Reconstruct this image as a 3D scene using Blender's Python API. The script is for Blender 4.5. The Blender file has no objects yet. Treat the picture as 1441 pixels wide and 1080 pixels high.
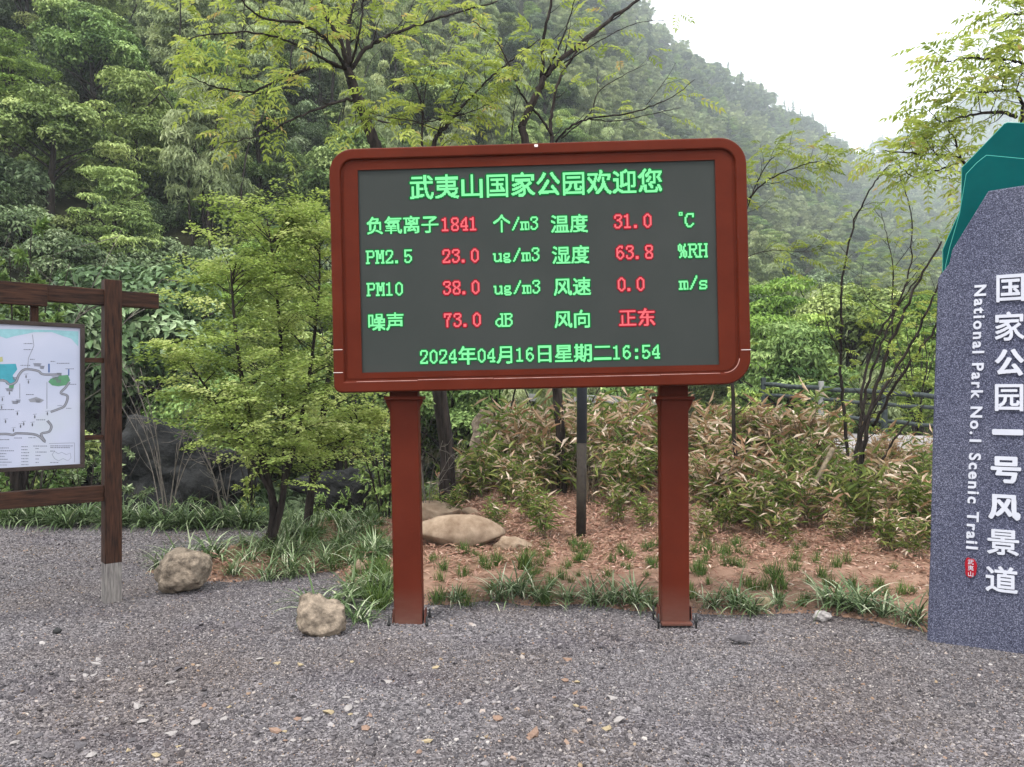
import bpy, math, random
import numpy as np
from mathutils import Vector, Matrix, noise as mnoise
R = math.radians
rng = np.random.default_rng(7)
random.seed(7)
scene = bpy.context.scene
COL = scene.collection

# ------------------------------------------------------------------ camera
F = 1060.0; HZ = 556.0; EYE = 1.5
cd = bpy.data.cameras.new('camera'); cam = bpy.data.objects.new('camera', cd); COL.objects.link(cam)
cam.location = (0, 0, EYE); cam.rotation_euler = (R(90), 0, 0)
cd.sensor_width = 36; cd.lens = 36 * F / 1441; cd.shift_y = (HZ - 540) / 1441
cd.clip_start = 0.05; cd.clip_end = 3000
scene.camera = cam

# ------------------------------------------------------------------ light
SUN_EL, SUN_AZ = 62, -50          # high thin-cloud light from front left
w = bpy.data.worlds.new('World'); scene.world = w; w.use_nodes = True
nt = w.node_tree; nt.nodes.clear()
sky = nt.nodes.new('ShaderNodeTexSky'); sky.sky_type = 'NISHITA'; sky.sun_disc = False
sky.sun_elevation = R(SUN_EL); sky.sun_rotation = R(180 + SUN_AZ); sky.dust_density = 4; sky.air_density = 1.0
hs = nt.nodes.new('ShaderNodeHueSaturation'); hs.inputs['Saturation'].default_value = 0.15
b1 = nt.nodes.new('ShaderNodeBackground'); b1.inputs[1].default_value = 0.07
b2 = nt.nodes.new('ShaderNodeBackground'); b2.inputs[0].default_value = (0.93, 0.965, 1.0, 1); b2.inputs[1].default_value = 0.60
ad = nt.nodes.new('ShaderNodeAddShader'); ow = nt.nodes.new('ShaderNodeOutputWorld')
nt.links.new(sky.outputs[0], hs.inputs['Color']); nt.links.new(hs.outputs[0], b1.inputs[0])
nt.links.new(b1.outputs[0], ad.inputs[0]); nt.links.new(b2.outputs[0], ad.inputs[1]); nt.links.new(ad.outputs[0], ow.inputs[0])
sl = bpy.data.lights.new('sun', 'SUN'); sl.energy = 1.5; sl.angle = R(10); sl.color = (1, .96, .9)
sun = bpy.data.objects.new('sun', sl); COL.objects.link(sun)
# light travels from behind-left of the camera, high
sun.rotation_euler = (R(90 - SUN_EL), 0, R(SUN_AZ))
vs = scene.view_settings; vs.view_transform = 'Standard'; vs.look = 'None'; vs.gamma = 1; vs.use_curve_mapping = False
vs.exposure = 1.36
scene.cycles.volume_bounces = 1; scene.cycles.max_bounces = 6; scene.cycles.diffuse_bounces = 3
scene.cycles.transparent_max_bounces = 8

# ------------------------------------------------------------------ helpers
def P(px, py, Y): return np.array([(px - 720.5) / F * Y, Y, EYE - (py - HZ) / F * Y])
def G(px, py, z=0.0):
    Y = F * (EYE - z) / (py - HZ); return np.array([(px - 720.5) / F * Y, Y, z])
def nrm(v): return v / np.maximum(np.linalg.norm(v, axis=-1, keepdims=True), 1e-9)
def smooth(a, b, x):
    t = np.clip((np.asarray(x, float) - a) / (b - a), 0, 1); return t * t * (3 - 2 * t)

class MB:
    def __init__(s): s.V = []; s.T = []; s.F = []; s.n = 0
    def add(s, v, faces, tint=0.5, mat=0, smooth=False):
        v = np.asarray(v, float).reshape(-1, 3); k = len(v)
        if isinstance(tint, (int, float)): tint = np.full(k, float(tint))
        s.V.append(v); s.T.append(np.asarray(tint, float))
        if not isinstance(faces, list): faces = [faces]
        for f in faces:
            f = np.asarray(f, int)
            if len(f): s.F.append((f + s.n, mat, smooth))
        s.n += k
    def mesh(s, name, mats):
        me = bpy.data.meshes.new(name)
        if not s.V: return me
        V = np.concatenate(s.V); T = np.concatenate(s.T)
        me.vertices.add(len(V)); me.vertices.foreach_set('co', V.ravel())
        idx = np.concatenate([f.ravel() for f, _, _ in s.F])
        tot = np.concatenate([np.full(len(f), f.shape[1]) for f, _, _ in s.F])
        mi = np.concatenate([np.full(len(f), m) for f, m, _ in s.F])
        sm = np.concatenate([np.full(len(f), q) for f, _, q in s.F])
        me.loops.add(len(idx)); me.loops.foreach_set('vertex_index', idx.astype(np.int32))
        me.polygons.add(len(tot)); st = np.concatenate([[0], np.cumsum(tot)[:-1]])
        me.polygons.foreach_set('loop_start', st.astype(np.int32))
        me.polygons.foreach_set('material_index', mi.astype(np.int32)); me.polygons.foreach_set('use_smooth', sm)
        at = me.attributes.new('tint', 'FLOAT', 'POINT'); at.data.foreach_set('value', T.astype(np.float32))
        for m in (mats if isinstance(mats, (list, tuple)) else [mats]): me.materials.append(m)
        me.update(calc_edges=True); return me
    def obj(s, name, mats, parent=None, loc=None):
        return link(name, s.mesh(name, mats), parent, loc)

def link(name, me, parent=None, loc=None):
    o = bpy.data.objects.new(name, me); COL.objects.link(o)
    if parent is not None: o.parent = parent
    if loc is not None: o.location = loc
    return o
def tag(o, label=None, cat=None, group=None, kind=None):
    if label: o['label'] = label
    if cat: o['category'] = cat
    if group: o['group'] = group
    if kind: o['kind'] = kind
    return o
def empty(name, loc, label, cat, group=None, rz=0):
    o = bpy.data.objects.new(name, None); COL.objects.link(o); o.location = loc; o.rotation_euler.z = rz
    o.empty_display_size = .1
    return tag(o, label, cat, group)

def box(mb, c, s, rot=None, tint=.5, mat=0, bev=0.0):
    c = np.array(c, float); h = np.array(s, float) / 2
    if bev <= 0:
        v = np.array([[x, y, z] for x in (-1, 1) for y in (-1, 1) for z in (-1, 1)], float) * h
        f = np.array([[0, 1, 3, 2], [4, 6, 7, 5], [0, 4, 5, 1], [2, 3, 7, 6], [0, 2, 6, 4], [1, 5, 7, 3]])
    else:
        import bmesh
        bm = bmesh.new(); bmesh.ops.create_cube(bm, size=1)
        for q in bm.verts: q.co = Vector((q.co.x * s[0], q.co.y * s[1], q.co.z * s[2]))
        bmesh.ops.bevel(bm, geom=bm.edges[:] , offset=bev, segments=2, affect='EDGES', profile=.6)
        bm.verts.index_update(); v = np.array([q.co[:] for q in bm.verts])
        for n_ in (3, 4):
            pass
        f = [np.array([[q.index for q in fc.verts] for fc in bm.faces if len(fc.verts) == n_]).reshape(-1, n_) for n_ in (3, 4)]
        bm.free()
    if rot is not None: v = v @ np.array(rot).T
    mb.add(v + c, f, tint, mat)

def tube(mb, pts, rad, n=6, tint=.5, mat=0, cap=True):
    pts = np.asarray(pts, float); rad = np.broadcast_to(np.asarray(rad, float), (len(pts),))
    t = nrm(np.gradient(pts, axis=0))
    up = np.array([0.13, 0.21, 1.0]) if abs(t[0][2]) < .8 else np.array([1.0, .2, .1])
    a = nrm(np.cross(t, up)); b = np.cross(t, a)
    th = np.linspace(0, 2 * np.pi, n, endpoint=False)
    ring = pts[:, None] + rad[:, None, None] * (a[:, None] * np.cos(th)[None, :, None] + b[:, None] * np.sin(th)[None, :, None])
    k = len(pts); i = np.arange(k - 1)[:, None] * n; j = np.arange(n)[None]; j2 = (j + 1) % n
    q = np.stack([i + j, i + j2, i + n + j2, i + n + j], -1).reshape(-1, 4)
    v = ring.reshape(-1, 3); fs = [q]
    if cap:
        v = np.vstack([v, pts[0], pts[-1]]); c0 = k * n
        fs.append(np.stack([np.full(n, c0), (np.arange(n) + 1) % n, np.arange(n)], 1))
        fs.append(np.stack([np.full(n, c0 + 1), (k - 1) * n + np.arange(n), (k - 1) * n + (np.arange(n) + 1) % n], 1))
    mb.add(v, fs, tint, mat, True)

def catmull(pts, sub=6):
    pts = np.asarray(pts, float)
    if len(pts) < 3: return np.linspace(pts[0], pts[-1], sub + 1)
    p = np.vstack([2 * pts[0] - pts[1], pts, 2 * pts[-1] - pts[-2]]); out = []
    for i in range(1, len(p) - 2):
        for t in np.linspace(0, 1, sub, endpoint=False):
            out.append(.5 * ((2 * p[i]) + (-p[i - 1] + p[i + 1]) * t + (2 * p[i - 1] - 5 * p[i] + 4 * p[i + 1] - p[i + 2]) * t * t + (-p[i - 1] + 3 * p[i] - 3 * p[i + 1] + p[i + 2]) * t ** 3))
    out.append(p[-2]); return np.array(out)

def leaves(mb, base, d, n, L, W, tint, mat=0, fold=.2, droop=.12):
    N = len(base)
    if N == 0: return
    L = np.broadcast_to(L, (N,))[:, None]; W = np.broadcast_to(W, (N,))[:, None]
    d = nrm(d); s = nrm(np.cross(d, n)); n2 = np.cross(s, d)
    pm = base + d * L * .42
    V = np.stack([base, pm + s * W / 2 + n2 * fold * W, pm - s * W / 2 + n2 * fold * W, base + d * L - n2 * droop * L], 1)
    i = np.arange(N)[:, None] * 4
    f = np.concatenate([i + np.array([[0, 3, 1]]), i + np.array([[0, 2, 3]])])
    mb.add(V.reshape(-1, 3), f, np.repeat(np.broadcast_to(tint, (N,)), 4), mat)

def blades(mb, base, az, L, W, th0, curv, tint, mat=0, K=4, fold=0.0):
    N = len(base); L = np.broadcast_to(L, (N,)); W = np.broadcast_to(W, (N,))
    h = np.stack([np.cos(az), np.sin(az), np.zeros(N)], 1); s = np.stack([-np.sin(az), np.cos(az), np.zeros(N)], 1)
    p = np.array(base, float); rows = []
    wt = [.7, 1, .95, .65, .05] if K == 4 else list(np.sin(np.linspace(.6, np.pi - .02, K + 1)))
    for k in range(K + 1):
        rows.append(p - s * (W * wt[k] / 2)[:, None]); rows.append(p + s * (W * wt[k] / 2)[:, None])
        th = th0 - curv * (k + .5) / K
        p = p + (L / K)[:, None] * (h * np.cos(th)[:, None] + np.array([0, 0, 1.]) * np.sin(th)[:, None])
    V = np.stack(rows, 1); m = 2 * (K + 1); i = np.arange(N)[:, None] * m
    f = np.concatenate([i + np.array([[2 * k, 2 * k + 1, 2 * k + 3, 2 * k + 2]]) for k in range(K)])
    mb.add(V.reshape(-1, 3), f, np.repeat(np.broadcast_to(tint, (N,)), m), mat)

def compound(mb, base, d, L, pairs, lw, tint, mat=0, droop=.35, r=rng):
    """pinnate leaves: a thin stalk with paired leaflets"""
    N = len(base); d = nrm(d); up = np.array([0, 0, 1.0]); L = np.broadcast_to(L, (N,))
    s = nrm(np.cross(d, up) + 1e-4); n2 = nrm(np.cross(s, d))
    roll = r.uniform(-.5, .5, N)[:, None]; n2 = nrm(n2 + s * roll); s = nrm(np.cross(d, n2))
    def pos(t): return base + d * (L * t)[:, None] - up * (droop * L * t * t)[:, None]
    leaves(mb, base, pos(1.0) - base, n2, np.linalg.norm(pos(1.0) - base, axis=1), .006, tint * .7, mat, 0, -.0)
    for k in range(pairs):
        t = .22 + .74 * k / (pairs - 1); b = pos(t); dd = nrm(pos(t + .05) - pos(t - .05))
        ll = L * lw * (1.0 - .35 * abs(t - .55) * 1.6) * r.uniform(.85, 1.1, N)
        for sg in (-1, 1):
            ld = s * sg * .9 + dd * .55 - up * .22 + r.normal(0, .12, (N, 3))
            leaves(mb, b, ld, n2 + r.normal(0, .2, (N, 3)), ll, ll * .36, np.clip(tint + r.normal(0, .08, N), 0, 1), mat)
    leaves(mb, pos(.97), nrm(pos(1.0) - pos(.9)), n2, L * lw, L * lw * .38, tint, mat)

# ------------------------------------------------------------------ materials
def newmat(name):
    m = bpy.data.materials.new(name); m.use_nodes = True; t = m.node_tree; t.nodes.clear()
    return m, t, t.nodes.new('ShaderNodeOutputMaterial')
def ramp(t, stops, fac=None, interp='LINEAR'):
    n = t.nodes.new('ShaderNodeValToRGB'); n.color_ramp.interpolation = interp
    e = n.color_ramp.elements
    while len(e) < len(stops): e.new(.5)
    for x, (p, c) in zip(e, stops): x.position = p; x.color = (*c, 1)
    if fac is not None: t.links.new(fac, n.inputs[0])
    return n
def noise(t, scale, detail=6, rough=.6, coord='Object', stretch=None, dist=0):
    tc = t.nodes.new('ShaderNodeTexCoord'); n = t.nodes.new('ShaderNodeTexNoise')
    n.inputs['Scale'].default_value = scale; n.inputs['Detail'].default_value = detail; n.inputs['Roughness'].default_value = rough
    n.inputs['Distortion'].default_value = dist
    if stretch:
        mp = t.nodes.new('ShaderNodeMapping'); mp.inputs['Scale'].default_value = stretch
        t.links.new(tc.outputs[coord], mp.inputs[0]); t.links.new(mp.outputs[0], n.inputs['Vector'])
    else: t.links.new(tc.outputs[coord], n.inputs['Vector'])
    return n
def mix(t, a, b, fac, mode='MIX'):
    n = t.nodes.new('ShaderNodeMix'); n.data_type = 'RGBA'; n.blend_type = mode
    if isinstance(fac, (int, float)): n.inputs[0].default_value = fac
    else: t.links.new(fac, n.inputs[0])
    for s_, x in ((6, a), (7, b)):
        if isinstance(x, tuple): n.inputs[s_].default_value = (*x, 1)
        else: t.links.new(x, n.inputs[s_])
    return n.outputs[2]
def princ(t, out, col, rough=.6, spec=.5, metal=0, bump=None, bstr=.3, bdist=.01):
    p = t.nodes.new('ShaderNodeBsdfPrincipled')
    if isinstance(col, tuple): p.inputs['Base Color'].default_value = (*col, 1)
    else: t.links.new(col, p.inputs['Base Color'])
    if isinstance(rough, (int, float)): p.inputs['Roughness'].default_value = rough
    else: t.links.new(rough, p.inputs['Roughness'])
    p.inputs['Specular IOR Level'].default_value = spec * .4; p.inputs['Metallic'].default_value = metal
    if bump is not None:
        b = t.nodes.new('ShaderNodeBump'); b.inputs['Strength'].default_value = bstr; b.inputs['Distance'].default_value = bdist
        t.links.new(bump, b.inputs['Height']); t.links.new(b.outputs[0], p.inputs['Normal'])
    if out is not None: t.links.new(p.outputs[0], out.inputs[0])
    return p
def mat_simple(name, c1, c2, scale=5, rough=.6, spec=.5, bstr=.3, bdist=.01, stretch=None, detail=8, lo=.35, hi=.65, metal=0):
    m, t, o = newmat(name); n = noise(t, scale, detail, .65, stretch=stretch)
    c = ramp(t, [(lo, c1), (hi, c2)], n.outputs[0]); princ(t, o, c.outputs[0], rough, spec, metal, n.outputs[0], bstr, bdist); return m
def leafmat(name, stops, trans=.35, rough=.45, spec=.35, var=.25):
    spec *= .9
    m, t, o = newmat(name)
    at = t.nodes.new('ShaderNodeAttribute'); at.attribute_name = 'tint'
    r_ = ramp(t, stops, at.outputs['Fac'])
    oi = t.nodes.new('ShaderNodeObjectInfo'); mr = t.nodes.new('ShaderNodeMapRange')
    mr.inputs[3].default_value = 1 - var; mr.inputs[4].default_value = 1 + var
    t.links.new(oi.outputs['Random'], mr.inputs[0])
    h = t.nodes.new('ShaderNodeHueSaturation'); t.links.new(mr.outputs[0], h.inputs['Value']); t.links.new(r_.outputs[0], h.inputs['Color'])
    mr2 = t.nodes.new('ShaderNodeMapRange'); mr2.inputs[3].default_value = .5 - var * .06; mr2.inputs[4].default_value = .5 + var * .035
    m3 = t.nodes.new('ShaderNodeMath'); m3.operation = 'MULTIPLY'; m3.inputs[1].default_value = 7.31
    m4 = t.nodes.new('ShaderNodeMath'); m4.operation = 'FRACT'
    t.links.new(oi.outputs['Random'], m3.inputs[0]); t.links.new(m3.outputs[0], m4.inputs[0]); t.links.new(m4.outputs[0], mr2.inputs[0])
    t.links.new(mr2.outputs[0], h.inputs['Hue'])
    p = princ(t, None, h.outputs[0], rough, spec)
    tr = t.nodes.new('ShaderNodeBsdfTranslucent'); t.links.new(mix(t, h.outputs[0], (1.0, 1.0, .55), .5, 'MULTIPLY'), tr.inputs[0])
    mx = t.nodes.new('ShaderNodeMixShader'); mx.inputs[0].default_value = trans
    t.links.new(p.outputs[0], mx.inputs[1]); t.links.new(tr.outputs[0], mx.inputs[2]); t.links.new(mx.outputs[0], o.inputs[0])
    return m

M = {}
M['bark'] = mat_simple('bark', (.008, .006, .006), (.045, .036, .032), 14, .9, .2, .8, .02, (1, 1, .25))
M['bark_pale'] = mat_simple('bark_pale', (.06, .05, .035), (.2, .16, .11), 20, .9, .2, .6, .01, (1, 1, .3))
M['twig_grey'] = mat_simple('twig_grey', (.08, .07, .06), (.17, .15, .13), 20, .9, .2, .3)
M['leaf_spring'] = leafmat('leaf_spring', [(0, (.12, .18, .04)), (.45, (.28, .36, .08)), (.8, (.42, .48, .13)), (1, (.48, .33, .15))], .45, .5, .3, .12)
M['leaf_feather'] = leafmat('leaf_feather', [(0, (.07, .12, .03)), (.5, (.30, .39, .10)), (1, (.60, .65, .28))], .4, .5, .3, .1)
M['leaf_broad'] = leafmat('leaf_broad', [(0, (.05, .10, .03)), (.5, (.10, .18, .05)), (1, (.22, .32, .10))], .25, .35, .5, .15)
M['hill_dark'] = leafmat('hill_dark', [(0, (.022, .042, .016)), (.5, (.10, .155, .065)), (1, (.38, .46, .27))], .18, .4, .5, .3)
M['hill_mid'] = leafmat('hill_mid', [(0, (.04, .075, .02)), (.5, (.18, .26, .08)), (1, (.44, .53, .21))], .18, .5, .35, .35)
M['hill_pale'] = leafmat('hill_pale', [(0, (.12, .16, .08)), (.5, (.30, .36, .18)), (1, (.52, .58, .33))], .3, .6, .3, .2)
M['hill_bright'] = leafmat('hill_bright', [(0, (.05, .10, .02)), (.5, (.19, .30, .06)), (1, (.40, .50, .14))], .18, .5, .3, .2)
M['bamboo_leaf'] = leafmat('bamboo_leaf', [(0, (.05, .085, .025)), (.35, (.15, .21, .05)), (.55, (.28, .30, .10)), (.64, (.25, .14, .08)), (.78, (.42, .29, .19)), (1, (.72, .61, .51))], .3, .5, .35, .1)
M['strap'] = leafmat('strap', [(0, (.025, .045, .02)), (.55, (.09, .14, .055)), (.8, (.22, .29, .15)), (1, (.55, .57, .42))], .2, .4, .4, .15)
M['grass'] = leafmat('grass', [(0, (.03, .06, .018)), (.6, (.085, .145, .035)), (1, (.22, .28, .09))], .3, .5, .3, .15)
M['litter'] = leafmat('litter', [(0, (.12, .055, .035)), (.4, (.27, .15, .105)), (.75, (.42, .28, .21)), (1, (.6, .48, .4))], .1, .7, .2, .2)
M['wood'] = mat_simple('wood', (.009, .005, .004), (.060, .026, .015), 9, .65, .3, .5, .006, (8, 8, .7), 10)
M['wood_h'] = mat_simple('wood_h', (.009, .005, .004), (.060, .026, .015), 9, .65, .3, .5, .006, (.7, 8, 8), 10)
M['wood_bare'] = mat_simple('wood_bare', (.09, .08, .08), (.26, .24, .22), 9, .85, .2, .5, .006, (8, 8, .7), 10)
M['sign_frame'] = mat_simple('sign_frame', (.02, .015, .013), (.045, .032, .028), 6, .5, .4)
M['rock'] = mat_simple('rock', (.045, .036, .03), (.36, .29, .22), 15, .9, .2, 1, .03, None, 14, .3, .7)
M['rock_pale'] = mat_simple('rock_pale', (.16, .11, .075), (.34, .26, .19), 5, .9, .2, .5, .02, None, 12)
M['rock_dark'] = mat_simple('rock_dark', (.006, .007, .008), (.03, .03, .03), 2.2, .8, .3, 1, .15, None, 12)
M['road'] = mat_simple('road', (.2, .18, .175), (.3, .275, .27), 12, .9, .2, .3, .01)
M['concrete'] = mat_simple('concrete', (.18, .18, .175), (.3, .3, .29), 6, .85, .2, .3, .01)
M['rail'] = mat_simple('rail', (.018, .025, .026), (.05, .062, .062), 14, .6, .4, .2)
M['pole'] = mat_simple('pole', (.035, .042, .055), (.05, .06, .075), 6, .4, .5, .05)
M['pole_low'] = mat_simple('pole_low', (.025, .02, .018), (.045, .038, .03), 12, .7, .3, .2)
M['black'] = mat_simple('black', (.012, .012, .013), (.03, .03, .03), 9, .5, .5, .1)
M['screen'] = mat_simple('screen', (.033, .038, .035), (.039, .043, .040), 2.0, .6, .2, .02)
M['teal'] = mat_simple('teal', (.0, .056, .057), (.0, .070, .070), 3, .35, .1, .02)
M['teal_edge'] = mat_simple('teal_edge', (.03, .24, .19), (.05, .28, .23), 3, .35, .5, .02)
M['letter'] = mat_simple('letter', (.46, .47, .53), (.52, .53, .59), 6, .5, .4, .02)
M['seal'] = mat_simple('seal', (.26, .006, .015), (.3, .01, .02), 8, .45, .4, .05)
M['sticker'] = mat_simple('sticker', (.8, .7, .68), (.85, .78, .75), 8, .5, .4, .0)

def mk_red():
    m, t, o = newmat('red_paint'); n = noise(t, 3.5, 6, .6); n2 = noise(t, 7, 8, .7, stretch=(1, 1, 6))
    c = ramp(t, [(.3, (.072, .0118, .0052)), (.7, (.098, .0165, .0074))], n.outputs[0])
    c2 = mix(t, c.outputs[0], (.135, .03, .016), ramp(t, [(.6, (0, 0, 0)), (.8, (.5, .5, .5))], n2.outputs[0]).outputs[0])
    r_ = ramp(t, [(.3, (.32,) * 3), (.7, (.5,) * 3)], n2.outputs[0])
    princ(t, o, c2, r_.outputs[0], .12, 0, n.outputs[0], .05, .004); return m
M['red'] = mk_red()
def mk_redpost():
    m, t, o = newmat('red_paint_post'); n = noise(t, 3.5, 6, .6); n2 = noise(t, 9, 8, .7, stretch=(1, 1, 4)); tc = t.nodes.new('ShaderNodeTexCoord')
    c = ramp(t, [(.3, (.070, .0115, .0052)), (.7, (.092, .0155, .0072))], n.outputs[0])
    sx = t.nodes.new('ShaderNodeSeparateXYZ'); t.links.new(tc.outputs['Object'], sx.inputs[0])
    mr = t.nodes.new('ShaderNodeMapRange'); mr.inputs[1].default_value = .0; mr.inputs[2].default_value = .26; mr.inputs[3].default_value = .62; mr.inputs[4].default_value = .0; t.links.new(sx.outputs[2], mr.inputs[0])
    ml = t.nodes.new('ShaderNodeMath'); ml.operation = 'MULTIPLY'; t.links.new(mr.outputs[0], ml.inputs[0]); t.links.new(n2.outputs[0], ml.inputs[1])
    sc_ = ramp(t, [(.62, (0, 0, 0)), (.72, (.35, .35, .35))], n2.outputs[0])
    c2 = mix(t, c.outputs[0], (.13, .03, .018), sc_.outputs[0]); c3 = mix(t, c2, (.16, .12, .10), ml.outputs[0])
    princ(t, o, c3, .5, .15, 0, n.outputs[0], .05, .004); return m
M['red_post'] = mk_redpost()
def mk_granite():
    m, t, o = newmat('granite'); tc = t.nodes.new('ShaderNodeTexCoord')
    v = t.nodes.new('ShaderNodeTexVoronoi'); v.inputs['Scale'].default_value = 260; t.links.new(tc.outputs['Object'], v.inputs['Vector'])
    sep = t.nodes.new('ShaderNodeSeparateColor'); t.links.new(v.outputs['Color'], sep.inputs[0])
    c = ramp(t, [(0, (.020, .022, .038)), (.35, (.050, .053, .082)), (.7, (.084, .088, .130)), (1, (.22, .225, .29))], sep.outputs[0])
    n = noise(t, 1.4, 3, .5); c2 = mix(t, c.outputs[0], (.74, .76, .86), ramp(t, [(.35, (0, 0, 0)), (.7, (1, 1, 1))], n.outputs[0]).outputs[0], 'MULTIPLY')
    princ(t, o, c2, .55, .4, 0, v.outputs['Distance'], .15, .002); return m
M['granite'] = mk_granite()
def mk_gravel():
    m, t, o = newmat('gravel_bed'); tc = t.nodes.new('ShaderNodeTexCoord')
    v = t.nodes.new('ShaderNodeTexVoronoi'); v.inputs['Scale'].default_value = 75; t.links.new(tc.outputs['Object'], v.inputs['Vector'])
    sep = t.nodes.new('ShaderNodeSeparateColor'); t.links.new(v.outputs['Color'], sep.inputs[0])
    c = ramp(t, [(0, (.05, .045, .05)), (.5, (.11, .10, .105)), (1, (.24, .22, .23))], sep.outputs[0])
    n = noise(t, .6, 5, .6); c2 = mix(t, c.outputs[0], (.62, .56, .50), ramp(t, [(.45, (0, 0, 0)), (.75, (1, 1, 1))], n.outputs[0]).outputs[0], 'MULTIPLY')
    princ(t, o, c2, .9, .2, 0, v.outputs['Distance'], .8, .01); return m
M['gravel'] = mk_gravel()
def mk_pebble():
    m, t, o = newmat('pebble'); oi = t.nodes.new('ShaderNodeObjectInfo')
    c = ramp(t, [(0, (.045, .043, .048)), (.3, (.10, .095, .104)), (.6, (.165, .156, .166)), (.9, (.25, .238, .25)), (.96, (.44, .42, .41)), (.985, (.27, .19, .15)), (1, (.32, .25, .17))], oi.outputs['Random'])
    n = noise(t, 40, 4, .6); c2 = mix(t, c.outputs[0], (.7, .66, .62), n.outputs[0], 'MULTIPLY')
    ge = t.nodes.new('ShaderNodeNewGeometry'); n3 = t.nodes.new('ShaderNodeTexNoise'); n3.inputs['Scale'].default_value = .9
    n3.inputs['Detail'].default_value = 4; t.links.new(ge.outputs['Position'], n3.inputs['Vector'])
    c3 = mix(t, c2, (.92, .86, .80), ramp(t, [(.45, (0, 0, 0)), (.60, (1, 1, 1))], n3.outputs[0]).outputs[0], 'MULTIPLY')
    n4 = t.nodes.new('ShaderNodeTexNoise'); n4.inputs['Scale'].default_value = 1.7; n4.inputs['Detail'].default_value = 5; n4.inputs['Roughness'].default_value = .7; mp4 = t.nodes.new('ShaderNodeMapping'); mp4.inputs['Scale'].default_value = (.45, 1, 1)
    t.links.new(ge.outputs['Position'], mp4.inputs[0]); t.links.new(mp4.outputs[0], n4.inputs['Vector'])
    c4 = mix(t, c3, (.62, .60, .66), ramp(t, [(.50, (0, 0, 0)), (.68, (1, 1, 1))], n4.outputs[0]).outputs[0], 'MULTIPLY')
    princ(t, o, c4, .8, .2); return m
M['pebble'] = mk_pebble()
M['soil'] = mat_simple('soil', (.11, .062, .042), (.30, .19, .14), 7, .95, .1, .8, .03, None, 14, .3, .7)
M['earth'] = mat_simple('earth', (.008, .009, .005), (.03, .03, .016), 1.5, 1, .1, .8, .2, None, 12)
def stonemat(name, a, b): M[name] = mat_simple(name, a, b, 30, .85, .25, .5, .006)
stonemat('stone_pale', (.20, .185, .18), (.36, .33, .32)); stonemat('stone_dark', (.06, .055, .06), (.13, .12, .125))
stonemat('stone_orange', (.18, .115, .085), (.28, .19, .145)); stonemat('stone_yellow', (.26, .2, .12), (.36, .3, .2))
def emis(name, col, st):
    m, t, o = newmat(name); e = t.nodes.new('ShaderNodeEmission'); e.inputs[0].default_value = (*col, 1); e.inputs[1].default_value = st
    t.links.new(e.outputs[0], o.inputs[0]); return m
M['led_green'] = emis('led_green', (.25, .92, .38), .46); M['led_green_rim'] = emis('led_green_rim', (.010, .17, .045), .39)  # wider layer behind the lettering: bloom glow painted as dim emission
M['led_red'] = emis('led_red', (1.0, .18, .20), .41); M['led_red_rim'] = emis('led_red_rim', (.36, .012, .03), .39)  # led_red_rim: bloom glow painted as dim emission, as for green

# ------------------------------------------------------------------ scatter (geometry nodes, only for uncountable stuff)
def scatter(name, pts, rot, scl, meshes, kind='stuff', idx=None):
    c = bpy.data.collections.new(name + '_source')
    for k, me in enumerate(meshes):
        o = bpy.data.objects.new(name + '_piece', me); c.objects.link(o)
    me = bpy.data.meshes.new(name); N = len(pts); me.vertices.add(N); me.vertices.foreach_set('co', np.asarray(pts, float).ravel())
    a = me.attributes.new('rot', 'FLOAT_VECTOR', 'POINT'); a.data.foreach_set('vector', np.asarray(rot, np.float32).ravel())
    a = me.attributes.new('scl', 'FLOAT_VECTOR', 'POINT'); s3 = np.asarray(scl, float); s3 = s3 if s3.ndim == 2 else np.repeat(s3[:, None], 3, 1)
    a.data.foreach_set('vector', s3.astype(np.float32).ravel())
    o = link(name, me); o['kind'] = kind
    g = bpy.data.node_groups.new(name, 'GeometryNodeTree')
    g.interface.new_socket('Geometry', in_out='INPUT', socket_type='NodeSocketGeometry'); g.interface.new_socket('Geometry', in_out='OUTPUT', socket_type='NodeSocketGeometry')
    gi = g.nodes.new('NodeGroupInput'); go = g.nodes.new('NodeGroupOutput'); ip = g.nodes.new('GeometryNodeInstanceOnPoints')
    ci = g.nodes.new('GeometryNodeCollectionInfo'); ci.inputs[0].default_value = c; ci.inputs[1].default_value = True; ci.inputs[2].default_value = True
    ra = g.nodes.new('GeometryNodeInputNamedAttribute'); ra.data_type = 'FLOAT_VECTOR'; ra.inputs[0].default_value = 'rot'
    sa = g.nodes.new('GeometryNodeInputNamedAttribute'); sa.data_type = 'FLOAT_VECTOR'; sa.inputs[0].default_value = 'scl'
    er = g.nodes.new('FunctionNodeEulerToRotation')
    L = g.links.new; L(gi.outputs[0], ip.inputs['Points']); L(ci.outputs[0], ip.inputs['Instance']); ip.inputs['Pick Instance'].default_value = True
    if idx is not None:
        a = me.attributes.new('idx', 'INT', 'POINT'); a.data.foreach_set('value', np.asarray(idx, np.int32))
        ia = g.nodes.new('GeometryNodeInputNamedAttribute'); ia.data_type = 'INT'; ia.inputs[0].default_value = 'idx'; L(ia.outputs[0], ip.inputs['Instance Index'])
    L(ra.outputs[0], er.inputs[0]); L(er.outputs[0], ip.inputs['Rotation']); L(sa.outputs[0], ip.inputs['Scale']); L(ip.outputs[0], go.inputs[0])
    md = o.modifiers.new('scatter', 'NODES'); md.node_group = g
    return o

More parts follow.
